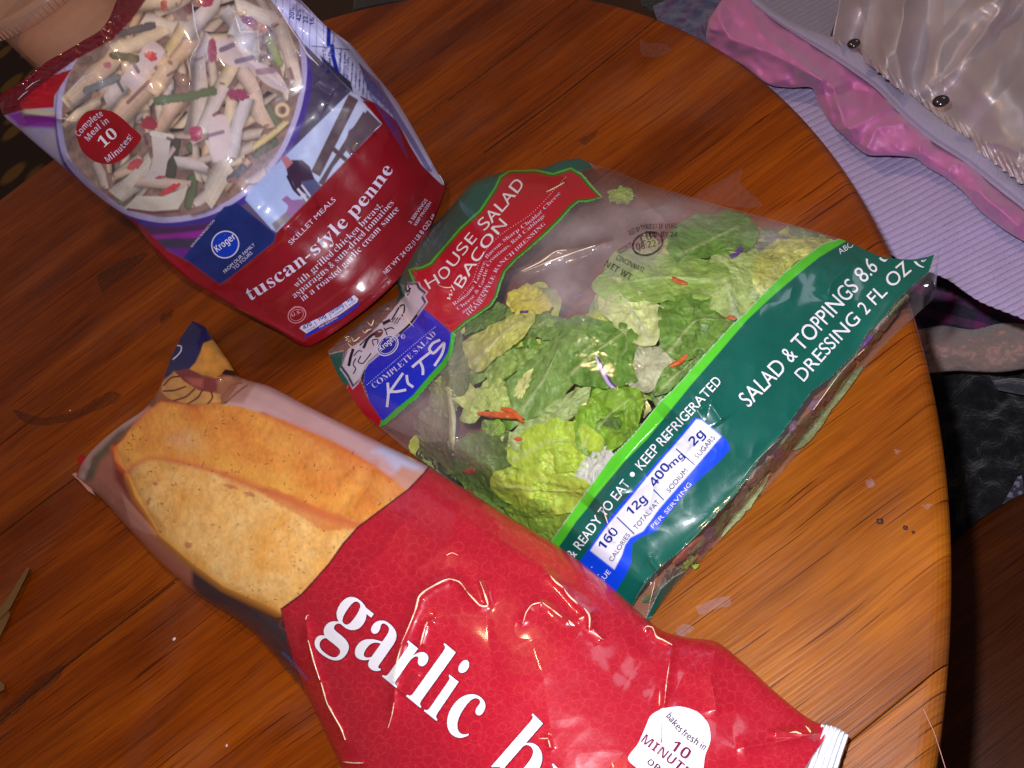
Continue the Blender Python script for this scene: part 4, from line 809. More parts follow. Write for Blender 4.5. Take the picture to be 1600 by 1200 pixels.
def leaf_mesh(poly, depth, col, mid=None, rib=(206, 220, 150), amp=.003, frill=3.0, seed=0, nr=26, na=96, tip=None, wave=1.0):
    rs = np.random.default_rng(seed + 100); q = spline(list(poly) + [poly[0]], na + 1)[:-1, :2]; c = np.mean(q, 0); q = c + (q - c) * 1.10
    a = np.arange(na); fr = frill * ((vnoise(a * .33 + seed * 7, np.full(na, seed * 1.3)) - .5) * 2.2 + (vnoise(a * .9 + seed * 3, np.full(na, seed * 2.3)) - .5) * .7)
    rad = q - c; L = np.linalg.norm(rad, axis=1)[:, None]; q = c + rad * (1 + (fr[:, None]) / np.maximum(L, 6))
    t = (np.arange(nr) / (nr - 1)) ** .85; G = c + (q[None] - c) * t[:, None, None]; x, y = G[..., 0], G[..., 1]
    s = seed * 3.71
    dd = depth + amp * wave * (4.2 * fbm(x / 30 + s, y / 30, 2) + 1.5 * np.abs(fbm(x / 9 + s, y / 9, 2))) + .0012 * t[:, None] ** 4 * np.sin(a * 1.1 + seed)
    veins = np.zeros(x.shape)
    if mid is not None:
        mp = spline(mid, 16)[:, :2]; d, tt = seg_dist(x, y, mp); wmid = 3.2 * (1.15 - tt); main = np.exp(-(d / wmid) ** 2)
        phase = tt * 6.5 + d / 26; side = np.exp(-((phase % 1.0) - .5) ** 2 / .012) * np.clip(1 - d / 70, 0, 1)
        veins = np.clip(main + .38 * side, 0, 1); dd = dd - .0016 * main - .0006 * side
    col = tuple(min(250, k * 1.2) for k in col); base = lin(col); c2 = lin(tip or tuple(min(255, k * .82) for k in col))
    mix = np.clip(.5 + 1.6 * fbm(x / 17 + s, y / 17 + 4, 4) + .35 * (t[:, None] - .5), 0, 1)[..., None]
    cc = base * (1 - mix) + c2 * mix; cc = cc * (1 - .62 * veins[..., None]) + lin(rib) * .62 * veins[..., None]
    cc = cc * (1 + .35 * fbm(x / 4 + s, y / 4, 3))[..., None]
    V = in_bag(x.ravel(), y.ravel(), dd.ravel()); i = np.arange(nr * na).reshape(nr, na)
    Fc = np.stack([i[:-1], np.roll(i[:-1], -1, 1), np.roll(i[1:], -1, 1), i[1:]], -1).reshape(-1, 4)
    return V, Fc, cc.reshape(-1, 3).clip(0, 1)
def leaf(poly, depth, col, label, name='lettuce_leaf', cat='leaf', group='lettuce pieces in the salad bag', mat=None, **k):
    V, Fc, cc = leaf_mesh(poly, depth, col, **k)
    return tag(obj(name, mesh_np(name, V, Fc, cc), mat or M_LEAF), label, cat, group)
MG, DG, YG, PG, WG = (144, 184, 54), (104, 156, 46), (198, 218, 76), (210, 226, 130), (220, 226, 180)
L_ = [
    ([(1060, 352), (1085, 340), (1120, 336), (1155, 334), (1172, 350), (1178, 372), (1160, 395), (1128, 402), (1096, 400), (1062, 404), (1048, 385), (1052, 365)], .004, DG, 'dark green lettuce leaf at the top far edge of the bag', dict(mid=[(1060, 398), (1170, 345)])),
    ([(946, 428), (975, 405), (1010, 398), (1060, 402), (1095, 410), (1130, 420), (1128, 450), (1105, 462), (1060, 468), (1010, 466), (965, 468), (940, 455), (936, 440)], .0025, (150, 184, 84), 'broad mid green leaf below the black date stamp', dict(mid=[(1125, 440), (1040, 432), (950, 445)], frill=4)),
    ([(942, 436), (975, 440), (1010, 466), (1030, 480), (1028, 505), (1018, 532), (1000, 534), (978, 520), (955, 500), (940, 480)], .0016, (200, 216, 140), 'pale green leaf with white ribs hanging below the broad leaf', dict(mid=[(1014, 532), (990, 490), (960, 445)], rib=(236, 240, 214), frill=4, wave=1.4)),
    ([(1120, 400), (1170, 398), (1215, 404), (1250, 400), (1240, 425), (1205, 450), (1180, 478), (1160, 494), (1120, 480), (1102, 455)], .004, (176, 198, 116), 'pale ribbed leaf touching the light green stripe', dict(mid=[(1150, 490), (1135, 440), (1125, 400)], rib=(224, 230, 190))),
    ([(1185, 400), (1215, 378), (1260, 375), (1296, 378), (1260, 398), (1222, 428), (1195, 458), (1182, 440)], .003, (206, 214, 110), 'yellowish leaf at the far end of the light green stripe', dict(mid=[(1200, 440), (1225, 400), (1280, 380)], wave=1.3)),
    ([(1180, 372), (1198, 362), (1240, 374), (1262, 382), (1230, 396), (1190, 395)], .005, (150, 160, 140), 'greyish pale leaf behind the yellowish leaf', dict()),
    ([(1036, 470), (1060, 464), (1090, 466), (1125, 480), (1150, 500), (1140, 515), (1120, 535), (1090, 552), (1060, 556), (1042, 545), (1034, 510)], .0022, (110, 150, 58), 'bubbly dark green leaf right of the white ribbed leaf', dict(mid=[(1045, 550), (1090, 500), (1140, 500)], wave=1.5)),
    ([(872, 510), (905, 498), (940, 502), (975, 510), (990, 530), (985, 560), (988, 590), (950, 600), (915, 600), (885, 585), (880, 550)], .0035, (104, 146, 54), 'large dark green leaf in the middle of the salad', dict(mid=[(880, 596), (930, 550), (980, 515)], frill=3, wave=1.3)),
    ([(795, 600), (812, 580), (840, 555), (870, 530), (900, 520), (918, 540), (905, 580), (880, 615), (850, 640), (820, 650), (805, 632)], .0022, (124, 158, 78), 'long veined leaf lying across the middle of the salad', dict(mid=[(812, 645), (850, 590), (880, 530)], rib=(190, 208, 140), wave=.7)),
    ([(764, 575), (790, 552), (830, 545), (862, 535), (850, 556), (820, 570), (790, 590), (772, 600), (764, 590)], .004, (150, 178, 88), 'folded light leaf left of the long veined leaf', dict(wave=1.3)),
    ([(728, 535), (750, 520), (790, 500), (828, 480), (832, 500), (815, 525), (780, 555), (745, 576), (735, 560)], .003, (196, 200, 104), 'yellow crinkled leaf stem near the red label', dict(mid=[(740, 565), (780, 525), (828, 490)], rib=(214, 206, 170), wave=1.4)),
    ([(800, 456), (822, 446), (846, 455), (858, 478), (836, 490), (805, 486), (795, 470)], .003, (212, 200, 62), 'small yellow leaf tip below the red label', dict(wave=1.5)),
    ([(765, 590), (790, 600), (806, 625), (790, 650), (760, 640), (740, 660), (722, 652), (736, 625)], .003, (182, 198, 112), 'pale ruffled leaf above the carrot shreds', dict(wave=1.5, frill=4)),
    ([(798, 612), (815, 590), (830, 578), (826, 600), (812, 622)], .0012, (214, 218, 136), 'small pale yellow leaf scrap in the middle', dict(wave=.5)),
    ([(910, 630), (950, 612), (995, 612), (1000, 640), (990, 670), (960, 700), (925, 710), (905, 690), (902, 660)], .0015, (126, 168, 40), 'bright wet green leaf beside the light green stripe', dict(wave=1.8, mid=[(910, 700), (950, 650), (990, 620)], frill=2)),
    ([(815, 660), (850, 640), (885, 618), (918, 608), (912, 630), (880, 662), (850, 690), (820, 705), (800, 690)], .002, (160, 180, 108), 'leaf with a long pale rib below the long veined leaf', dict(mid=[(816, 690), (870, 645), (916, 612)], rib=(210, 214, 166))),
    ([(796, 700), (830, 672), (870, 660), (905, 665), (935, 690), (925, 720), (890, 735), (850, 735), (815, 730), (798, 715)], .0014, (176, 202, 66), 'yellow green leaf in the lower middle of the salad', dict(wave=1.5, mid=[(800, 720), (860, 690), (920, 690)])),
    ([(838, 720), (865, 700), (890, 722), (900, 740), (870, 752), (842, 748)], .0008, (190, 210, 92), 'small folded yellow green leaf near the bottom', dict(wave=1)),
    ([(900, 742), (920, 712), (944, 698), (956, 716), (940, 742), (922, 765), (902, 760)], .0016, (206, 208, 196), 'whitish leaf rib beside the light green stripe', dict(wave=.8)),
    ([(780, 740), (815, 728), (860, 740), (905, 752), (925, 768), (905, 790), (870, 800), (820, 795), (785, 775), (772, 755)], .0015, (178, 200, 72), 'pale green leaf lowest in view above the red bag', dict(wave=1.6, mid=[(780, 760), (840, 765), (920, 770)], rib=(210, 216, 130))),
    ([(795, 795), (830, 785), (875, 795), (890, 810), (870, 850), (840, 860), (812, 830)], .002, (142, 172, 62), 'green leaf touching the stripe next to the red bag', dict(wave=1.3)),
    ([(705, 700), (740, 680), (780, 690), (795, 720), (778, 750), (740, 760), (715, 740)], .006, (96, 124, 50), 'dull green leaf behind the misted film at the left', dict(wave=1.2)),
    ([(735, 745), (775, 750), (790, 780), (800, 815), (770, 800), (745, 775)], .006, (100, 128, 56), 'dull green leaf just above the red bag edge', dict()),
    ([(655, 645), (690, 640), (700, 665), (690, 700), (670, 690), (650, 670)], .006, (128, 118, 80), 'brownish leaf behind misted film near the blue label', dict()),
    ([(694, 540), (715, 520), (728, 560), (725, 610), (710, 615), (692, 590)], .007, (120, 134, 82), 'olive leaf right of the blue label', dict()),
    ([(676, 598), (700, 600), (712, 640), (700, 650), (676, 640)], .008, (132, 138, 80), 'olive brown leaf below the hand lettered word', dict()),
    ([(656, 682), (690, 690), (708, 720), (705, 745), (680, 730), (660, 705)], .006, (130, 124, 72), 'tan leaf above the bread bag film', dict()),
    ([(735, 490), (765, 488), (790, 478), (782, 500), (750, 516), (728, 520)], .007, (96, 130, 58), 'shadowed green leaf under the red label edge', dict()),
    ([(835, 482), (870, 495), (890, 505), (880, 520), (850, 530), (832, 515)], .005, (124, 156, 76), 'green leaf right of the purple scrap', dict()),
    ([(1000, 540), (1030, 545), (1060, 560), (1040, 590), (1010, 610), (985, 600), (990, 565)], .004, (186, 186, 150), 'pale grey leaf end beside the stripe', dict()),
    ([(1040, 575), (1080, 555), (1120, 535), (1128, 520), (1110, 545), (1075, 582), (1045, 610), (1025, 615)], .003, (112, 150, 64), 'dark leaf strip running along the stripe', dict(mid=[(1035, 605), (1110, 540)])),
    ([(950, 300), (975, 292), (990, 305), (975, 318), (958, 314)], .006, (160, 190, 84), 'faint green leaf at the far top of the bag', dict()),
    ([(975, 680), (995, 665), (1010, 672), (985, 705), (962, 720)], .003, (104, 140, 44), 'dark green leaf edge against the stripe', dict()),
    ([(1150, 800), (1180, 760), (1200, 745), (1190, 765), (1160, 805), (1130, 835)], .002, (150, 160, 110), 'pale leaf strip inside the near gusset', dict()),
    ([(1066, 885), (1085, 872), (1092, 878), (1075, 892)], .0015, (150, 170, 70), 'small green scrap at the near bottom corner', dict()),
    ([(1240, 700), (1290, 640), (1330, 585), (1340, 580), (1300, 640), (1255, 695)], .003, (130, 134, 90), 'olive leaf strip along the near gusset', dict())]
for k, (poly, dep, col, label, kw) in enumerate(L_): leaf(poly, dep, col, label, seed=k, **kw)
# the mass of smaller shreds underneath
rr = random.Random(11); Vs, Fs, Cs, off = [], [], [], 0
area = [(700, 520), (800, 440), (870, 470), (935, 500), (940, 440), (1060, 340), (1180, 350), (1300, 378), (1180, 480), (1050, 605), (900, 790), (870, 850), (760, 800), (640, 700), (660, 620)]
k = 0
while k < 110:
    x, y = rr.uniform(640, 1300), rr.uniform(340, 860)
    if not inside(np.array([x]), np.array([y]), area)[0]: continue
    r, an, e = rr.uniform(16, 34), rr.uniform(0, 6.3), rr.uniform(.45, .8); poly = disc_pts(x, y, r, r * e, an, 9); poly = [(a + rr.uniform(-4, 4), b + rr.uniform(-4, 4)) for a, b in poly]
    col = rr.choice([MG, DG, YG, PG, (98, 132, 54), (130, 160, 70), (84, 112, 48)]); V, Fc, cc = leaf_mesh(poly, rr.uniform(.008, .02), col, mid=[poly[0], poly[4]], seed=200 + k, nr=9, na=32, amp=.004)
    Vs.append(V); Fs.append(Fc + off); Cs.append(cc); off += len(V); k += 1
for k in range(60):                                                   # bits along the near gusset
    t = rr.random(); q = spline([(1440, 450), (1350, 560), (1240, 703), (1120, 842), (1030, 940)], t=np.array([t]))[0]; x, y = q[0] - rr.uniform(4, 20), q[1] - rr.uniform(0, 14)
    poly = disc_pts(x, y, rr.uniform(9, 24), rr.uniform(4, 8), -.85 + rr.uniform(-.3, .3), 8)
    V, Fc, cc = leaf_mesh(poly, rr.uniform(.002, .007), rr.choice([(120, 124, 88), (104, 92, 74), (140, 120, 108), (96, 112, 66), (120, 84, 110)]), seed=400 + k, nr=6, na=20); Vs.append(V); Fs.append(Fc + off); Cs.append(cc); off += len(V)
tag(obj('shredded_lettuce', mesh_np('shredded_lettuce', np.concatenate(Vs), np.concatenate(Fs), np.concatenate(Cs)), M_LEAF), 'mass of shredded lettuce lying underneath in the clear bag', 'lettuce', kind='stuff')
def shred(pts, w, depth, col, name, label, cat, group, core=None):
    c = spline(pts, 14)[:, :2]; d = np.gradient(c, axis=0); d /= np.linalg.norm(d, axis=1)[:, None]; nn = np.stack([-d[:, 1], d[:, 0]], 1)
    ww = w * np.clip(np.sin(np.pi * np.linspace(.06, .94, 14)) ** .5, .3, 1)[:, None]; X, D, Cc = [], [], []
    for s, dz, cl in ((-1, .0016, col), (-.6, .0004, col), (.1, 0, core or col), (.7, .0003, core or col), (1, .0016, col)): X.append(c + nn * ww * s); D.append(np.full(14, depth + dz)); Cc.append(np.tile(lin(cl), (14, 1)))
    X = np.concatenate(X); V = in_bag(X[:, 0], X[:, 1], np.concatenate(D)); Cc = np.concatenate(Cc) * (1 + .4 * fbm(X[:, 0] / 3, X[:, 1] / 3, 2))[:, None]
    return tag(obj(name, mesh_np(name, V, grid_faces(5, 14), Cc.clip(0, 1)), M_STEM), label, cat, group)
g = 'carrot shreds in the salad bag'; OR = (226, 104, 44)
shred([(746, 646), (775, 648), (816, 652)], 5, .0008, OR, 'carrot_shred', 'longest orange carrot shred, left of the middle', 'carrot', g)
shred([(782, 638), (800, 643), (817, 660)], 4.5, .0004, OR, 'carrot_shred', 'orange carrot shred crossing the longest one', 'carrot', g)
shred([(797, 684), (810, 686), (824, 684)], 4, .0006, OR, 'carrot_shred', 'short carrot shred on the yellow green leaf', 'carrot', g)
shred([(721, 737), (732, 736), (743, 736)], 6, .0035, (206, 84, 50), 'carrot_shred', 'stubby carrot shred near the red bread bag', 'carrot', g)
shred([(1050, 433), (1062, 440), (1074, 443)], 4, .0006, OR, 'carrot_shred', 'carrot bit on the broad leaf under the date stamp', 'carrot', g)
shred([(1046, 572), (1060, 566), (1074, 554)], 4.5, .0012, OR, 'carrot_shred', 'carrot shred poking out beside the light green stripe', 'carrot', g)
shred([(1132, 500), (1140, 496), (1150, 498)], 4, .001, (200, 110, 50), 'carrot_shred', 'carrot bit touching the stripe below the pale ribbed leaf', 'carrot', g)
shred([(906, 806), (916, 800), (926, 790)], 3, .001, OR, 'carrot_shred', 'carrot bit at the stripe near the bottom', 'carrot', g)
shred([(1100, 838), (1075, 862), (1052, 880)], 7, .001, (170, 80, 62), 'carrot_shred', 'dull red orange piece inside the near gusset', 'carrot', g)
g = 'red cabbage shreds in the salad bag'; PU, PL = (92, 34, 140), (206, 190, 226)
shred([(932, 558), (942, 580), (953, 600), (966, 611)], 5, .0006, PU, 'cabbage_shred', 'long curved purple cabbage shred in the middle', 'cabbage', g, core=PL)
shred([(812, 488), (822, 486), (832, 484)], 3.6, .001, (80, 30, 120), 'cabbage_shred', 'short purple cabbage shred on the yellow leaf', 'cabbage', g)
shred([(1140, 400), (1150, 396), (1160, 386)], 5, .002, (110, 66, 160), 'cabbage_shred', 'purple cabbage shred beside the dark leaf at the top', 'cabbage', g)
shred([(894, 466), (902, 461), (908, 460)], 3, .0012, (90, 66, 130), 'cabbage_shred', 'tiny purple scrap in the empty misted part', 'cabbage', g)
shred([(1344, 540), (1356, 532), (1364, 524)], 5, .0012, (104, 50, 150), 'cabbage_shred', 'purple scrap in the near gusset by the green band', 'cabbage', g)
shred([(982, 524), (990, 530), (996, 534)], 5, .002, (70, 40, 96), 'cabbage_shred', 'dark purple scrap under the white ribbed leaf', 'cabbage', g)
shred([(700, 612), (707, 650), (706, 690), (708, 712)], 5.5, .004, (196, 196, 150), 'lettuce_rib', 'long pale lettuce rib standing out behind misted film', 'leaf', 'lettuce pieces in the salad bag')

# ------------------------------------------------------------------ garlic bread bag
def build_bread():
    root = empty('garlic_bread_bag', tuple(P(760, 1000, 0)), 'long red garlic bread bag with printed bread slices, in front', 'food bag')
    top = [(301, 501), (320, 510), (337, 535), (358, 565), (372, 586), (420, 603), (480, 634), (540, 664), (600, 694), (670, 729), (720, 760), (800, 810), (880, 858), (950, 912), (1012, 968), (1032, 984), (1075, 996), (1118, 1002), (1160, 1034), (1215, 1084), (1270, 1126), (1300, 1138)]
    left = [(301, 501), (286, 522), (268, 558), (256, 590), (243, 618), (225, 640), (190, 664), (160, 688), (140, 708), (127, 726), (118, 746)]
    bottom = [(118, 746), (140, 763), (160, 781), (190, 815), (210, 837), (250, 880), (285, 911), (312, 932), (387, 981), (450, 1050), (478, 1085), (500, 1130), (520, 1172), (545, 1225), (590, 1300), (660, 1400), (760, 1500)]
    right = [(1300, 1138), (1270, 1180), (1240, 1230), (1130, 1350), (960, 1450), (760, 1500)]
    X, Y, u, v = coons(top, bottom, left, right, 860, 440)
    fl = np.clip(u / .1, 0, 1)
    Z = .004 + .012 * (1 - v) * np.clip((u - .3) / .15, 0, 1) * np.clip((.8 - u) / .15, 0, 1) + .040 * np.sin(np.pi * v.clip(.0, 1)) ** .55 * np.clip(np.sin(np.pi * np.clip(u * .93 + .035, 0, 1)), 0, 1) ** .45
    # the toast print follows two loaf halves
    Z += .004 * np.clip(1 - v * 2.2, 0, 1) * fl
    Z += .0030 * fbm(X / 120, Y / 120, 3) * np.sin(np.pi * v) ** .5 + .0008 * ridged(X / 60, Y / 60, 2) * np.sin(np.pi * v) ** .5
    Z += .016 * np.exp(-((X - 1000) / 260) ** 2 - ((Y - 1320) / 190) ** 2)
    for pts, a, wd in [
        ([(607, 1137), (615, 1098), (617, 1065), (627, 1007), (650, 950), (655, 932), (680, 914), (702, 905), (717, 909), (730, 925), (752, 947), (761, 947)], .0032, 9), ([(750, 905), (757, 925), (761, 947)], .0022, 5),
        ([(478, 962), (482, 1005), (497, 1055), (512, 1100), (530, 1135), (540, 1160)], .0028, 8), ([(850, 890), (862, 902), (880, 920), (900, 942), (920, 960), (921, 985)], .0026, 7), ([(920, 975), (942, 1000)], .0016, 5),
        ([(815, 977), (827, 950), (845, 942), (860, 947), (877, 965), (895, 977)], .0018, 7), ([(900, 972), (912, 964), (920, 960)], .0012, 4), ([(1005, 985), (1017, 980), (1027, 996), (1050, 1008)], .0024, 6),
        ([(1050, 1008), (1046, 1040), (1039, 1085), (1034, 1130), (1033, 1175)], .0020, 9), ([(655, 1010), (664, 975), (680, 966)], .0016, 6), ([(625, 1085), (645, 1065), (655, 1050)], .0016, 5), ([(535, 1190), (552, 1191), (570, 1192)], .0014, 4),
        ([(1205, 1145), (1240, 1145), (1275, 1148)], .0024, 6), ([(1258, 1130), (1266, 1142)], .0014, 4), ([(1120, 1005), (1110, 1060), (1120, 1120)], .0030, 22), ([(1150, 1170), (1210, 1160), (1280, 1146)], .0024, 12),
        ([(850, 1152), (858, 1156), (861, 1172)], .0012, 4), ([(540, 740), (560, 760), (545, 800)], .0012, 10), ([(585, 728), (575, 760), (550, 795)], -.0014, 9), ([(720, 770), (700, 850), (640, 900)], .0014, 30), ([(830, 1000), (850, 1060), (860, 1140)], .0007, 26),
        ([(820, 880), (760, 960), (770, 1060)], -.0012, 34), ([(540, 905), (600, 860), (640, 800)], .0016, 26), ([(372, 586), (330, 590), (290, 583), (262, 582)], .0035, 8), ([(255, 605), (290, 630), (350, 628)], -.002, 7), ([(250, 835), (215, 770), (180, 700)], -.002, 10), ([(130, 740), (160, 700), (200, 665)], .003, 8)]:
        Z += crease_or_glint(X, Y, pts, a, wd, 1.3)
    sh = Sheet(X, Y, Z, u, v)
    cv = Canvas(X, Y, (150, 84, 66))
    cv.poly([(100, 730), (150, 700), (200, 660), (240, 640), (225, 700), (300, 820), (420, 940), (470, 1060), (300, 930), (150, 770)], lambda x, y: lin((158, 96, 80)) * (1 + .5 * fbm(x / 16, y / 16, 3)[:, None]), soft=2)
    cv.stroke([(250, 625), (200, 668), (150, 715), (138, 745)], 8, (96, 82, 64), soft=4); cv.stroke([(232, 640), (180, 672), (140, 712), (128, 745)], 5, (186, 150, 150), soft=3); cv.stroke([(185, 700), (190, 745), (240, 820), (330, 905)], 10, (120, 40, 30), soft=4)
    cv.poly([(190, 770), (250, 838), (230, 834), (205, 822)], (182, 122, 106), soft=1.5); cv.poly([(250, 838), (320, 900), (305, 926), (252, 880), (212, 832)], (168, 100, 80), soft=2)
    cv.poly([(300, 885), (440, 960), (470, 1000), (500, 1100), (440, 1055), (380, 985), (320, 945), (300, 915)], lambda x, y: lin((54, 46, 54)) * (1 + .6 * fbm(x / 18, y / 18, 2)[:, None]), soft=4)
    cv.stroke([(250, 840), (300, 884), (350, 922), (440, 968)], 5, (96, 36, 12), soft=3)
    # cream cloth strip
    cv.poly([(340, 600), (372, 583), (420, 600), (480, 632), (600, 690), (690, 725), (700, 790), (600, 760), (500, 690), (410, 645), (300, 640)], lambda x, y: lin((214, 176, 178)) * (1 + .2 * fbm(x / 30, y / 30, 2)[:, None]), soft=2)
    cv.poly([(580, 706), (600, 714), (622, 740), (640, 742), (665, 728), (620, 700), (596, 698)], (206, 206, 240), soft=5); cv.poly([(606, 752), (628, 728), (668, 742), (640, 768)], (214, 160, 142), soft=4)  # bluish white patch is a highlight painted at the strip's right end
    cv.stroke([(374, 585), (480, 632), (600, 692), (670, 728)], 7, (150, 104, 120), alpha=.5, soft=5)
    # navy tip, cloves, bowl
    cv.poly([(240, 640), (256, 575), (290, 490), (310, 490), (340, 530), (380, 590), (350, 632), (310, 640)], (150, 92, 60))
    cv.poly([(302, 490), (318, 505), (333, 532), (317, 538), (312, 552), (305, 567), (295, 577), (275, 582), (255, 592), (262, 560), (285, 510)], (24, 32, 98), soft=1.2)
    cv.poly([(318, 536), (332, 531), (352, 548), (376, 584), (350, 582), (337, 590), (317, 586), (296, 577), (306, 566), (313, 552)], lambda x, y: lin((222, 156, 74)) * (1 + .7 * fbm(x / 12, y / 12, 3)[:, None]), soft=1.2)
    cv.poly([(346, 584), (352, 577), (372, 580), (378, 590), (366, 588)], (40, 20, 30)); cv.poly([(272, 580), (294, 576), (316, 588), (342, 592), (338, 612), (320, 612), (300, 604), (282, 592)], (128, 56, 56), soft=1.5); cv.poly([(290, 590), (318, 592), (316, 606), (300, 602)], (176, 92, 84), soft=3)
    cv.poly([(254, 598), (272, 580), (288, 596), (310, 610), (345, 616), (346, 630), (306, 634), (280, 628), (262, 622), (252, 612)], lambda x, y: lin((206, 150, 88)) * (1 + .5 * fbm(x / 9, y / 9, 3)[:, None]), soft=1.2)
    for st in ([(256, 602), (268, 590), (280, 588)], [(255, 611), (272, 610), (290, 604)], [(272, 626), (290, 620), (304, 608)], [(292, 632), (310, 620), (316, 610)], [(322, 634), (332, 620), (330, 612)], [(346, 622), (362, 602), (378, 598)], [(352, 630), (372, 612), (386, 602)]): cv.stroke(st, 1.3, (80, 44, 36), curve=True)
    cv.poly([(338, 595), (372, 586), (400, 598), (380, 630), (346, 628)], (168, 112, 92), soft=3, alpha=.6)
    # toasted slices
    def toast(base, hi, lo):
        def f(x, y):
            n = fbm(x / 34, y / 34, 4)[:, None]; m = fbm(x / 3.2, y / 5.5, 3)[:, None] + .7 * fbm(x / 9, y / 13, 2)[:, None]; q = np.clip(.5 + 1.5 * n, 0, 1)
            c = lin(lo) * (1 - q) + lin(hi) * q; return (c * (1 + .45 * m)).clip(0, 1)
        return f
    t1 = [(252, 627), (230, 642), (207, 665), (192, 687), (177, 700), (180, 720), (202, 742), (250, 837), (440, 960), (560, 900), (640, 790), (635, 766), (612, 748), (585, 728), (550, 706), (515, 687), (475, 671), (442, 657), (412, 647), (375, 635), (337, 630), (307, 634), (275, 630)]
    cv.poly(t1, toast(0, (246, 180, 84), (226, 132, 56)), soft=1.4); cv.stroke([(177, 702), (192, 686), (230, 641), (252, 627), (275, 631), (307, 635)], 3, (206, 84, 60), alpha=.45, soft=3.5); cv.stroke([(177, 700), (186, 728), (204, 744)], 4, (214, 100, 50), alpha=.7, soft=4)
    cv.stroke([(412, 648), (475, 673), (550, 708), (612, 750)], 4, (212, 96, 56), alpha=.55, soft=4); cv.stroke([(585, 726), (568, 770), (545, 800)], 6, (206, 118, 40), alpha=.5, soft=6); cv.blob(290, 690, 40, 26, (224, 186, 150), .3, .8, .4, .8)
    t2 = [(200, 742), (207, 730), (218, 722), (232, 717), (255, 717), (300, 727), (350, 742), (400, 760), (450, 777), (500, 801), (530, 808), (555, 812), (565, 822), (560, 840), (515, 890), (440, 956), (400, 938), (350, 917), (300, 880), (250, 837), (232, 805), (212, 777)]
    cv.poly(t2, toast(0, (250, 206, 132), (236, 168, 76)), soft=1.2); cv.stroke([(200, 742), (208, 729), (232, 716), (256, 717), (300, 727), (352, 742)], 3.2, (218, 118, 78), soft=3.5, alpha=.8); cv.stroke([(350, 742), (400, 762), (450, 780), (500, 803), (532, 812), (562, 820)], 5.5, (214, 116, 66), soft=5, rough=2, alpha=.85)
    cv.stroke([(202, 745), (214, 778), (234, 806), (252, 838), (300, 880), (350, 916), (436, 956)], 6, (222, 150, 50), alpha=.7, soft=6)
    rs = random.Random(5); tp = [(p[0], p[1]) for p in t1 + t2]
    for k in range(190):
        x, y = rs.uniform(185, 620), rs.uniform(640, 950)
        if not (inside(np.array([x]), np.array([y]), t1)[0] or inside(np.array([x]), np.array([y]), t2)[0]): continue
        in2 = inside(np.array([x]), np.array([y]), t2)[0]
        if k % 3 == 0 and in2: cv.blob(x, y, rs.uniform(2, 5), rs.uniform(1.5, 3), (198, 130, 76), rs.uniform(-1, 0), .5, .55, .6)
        else: a = rs.uniform(0, 3.14); l = rs.uniform(.3, 2.4); cv.stroke([(x - l * math.cos(a), y - l * math.sin(a)), (x + l * math.cos(a), y + l * math.sin(a))], rs.uniform(.45, .85), (74, 54, 22), alpha=.85, soft=.6)
    for x, y, a, b_ in ((242, 756, 5, 4), (270, 758, 4, 2.5), (253, 787, 4, 3), (232, 783, 4, 8), (360, 760, 16, 4), (392, 772, 10, 4), (294, 852, 8, 6)): cv.blob(x, y, a, b_, (196, 116, 80), .3, .4, .8, .4)
    for k in range(420):
        x, y = rs.uniform(205, 560), rs.uniform(722, 950)
        if inside(np.array([x]), np.array([y]), t2)[0]: cv.blob(x, y, rs.uniform(1.5, 5), rs.uniform(1, 2), rs.choice([(206, 140, 66), (250, 214, 150), (214, 150, 84)]), rs.uniform(-.9, -.3), .6, .4, .7)
    cv.poly([(400, 762), (430, 764), (470, 782), (515, 800), (560, 818), (566, 828), (540, 828), (505, 830), (470, 806), (430, 786)], (212, 108, 62), soft=2, alpha=.6, ragged=3); cv.stroke([(440, 668), (520, 700), (600, 755), (628, 775)], 11, (226, 116, 50), alpha=.3, soft=9); cv.stroke([(200, 712), (300, 705), (420, 745), (520, 785)], 8, (246, 190, 86), alpha=.3, soft=8)
    # red panel
    red = [(674, 726), (664, 740), (640, 765), (600, 795), (560, 825), (537, 851), (516, 881), (495, 905), (472, 930), (440, 953), (448, 990), (458, 1030), (474, 1070), (480, 1120), (560, 1560), (900, 1600), (1400, 1400), (1400, 1080), (1100, 940), (900, 800)]
    rf = lambda x, y: lin((178, 20, 44)) * (1 + .2 * fbm(x / 60, y / 60, 3)[:, None])
    cv.poly([(x - 2, y - 2) for x, y in red], (70, 10, 30)); cv.poly(red, rf, rid=1)
    pts = []; rs = random.Random(9)
    for k in range(5200):
        x, y = rs.uniform(440, 1310), rs.uniform(735, 1215)
        if any((x - a) ** 2 + (y - b_) ** 2 < 150 for a, b_ in pts[-900:]): continue
        pts.append((x, y))
    for x, y in pts:
        if inside(np.array([x]), np.array([y]), red)[0]: cv.ring(x, y, rs.uniform(8.5, 11.5), 1.0, (236, 78, 76), .24, rs.uniform(6, 9), rs.uniform(0, 3))
    cv.stroke([(447, 960), (460, 1020), (476, 1070), (500, 1130), (522, 1175), (548, 1225)], 4, (120, 8, 24), alpha=.3, soft=4)
    cv.c[:] = np.clip(cv.c * (1 + .06 * fbm(cv.X / 2.2, cv.Y / 2.2, 2))[:, None], 0, 1)
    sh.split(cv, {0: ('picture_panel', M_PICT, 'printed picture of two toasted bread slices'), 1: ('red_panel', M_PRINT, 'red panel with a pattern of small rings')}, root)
    underside(sh, 'back_panel', mat_plain('dull_red_film', (120, 16, 30), .35), root)
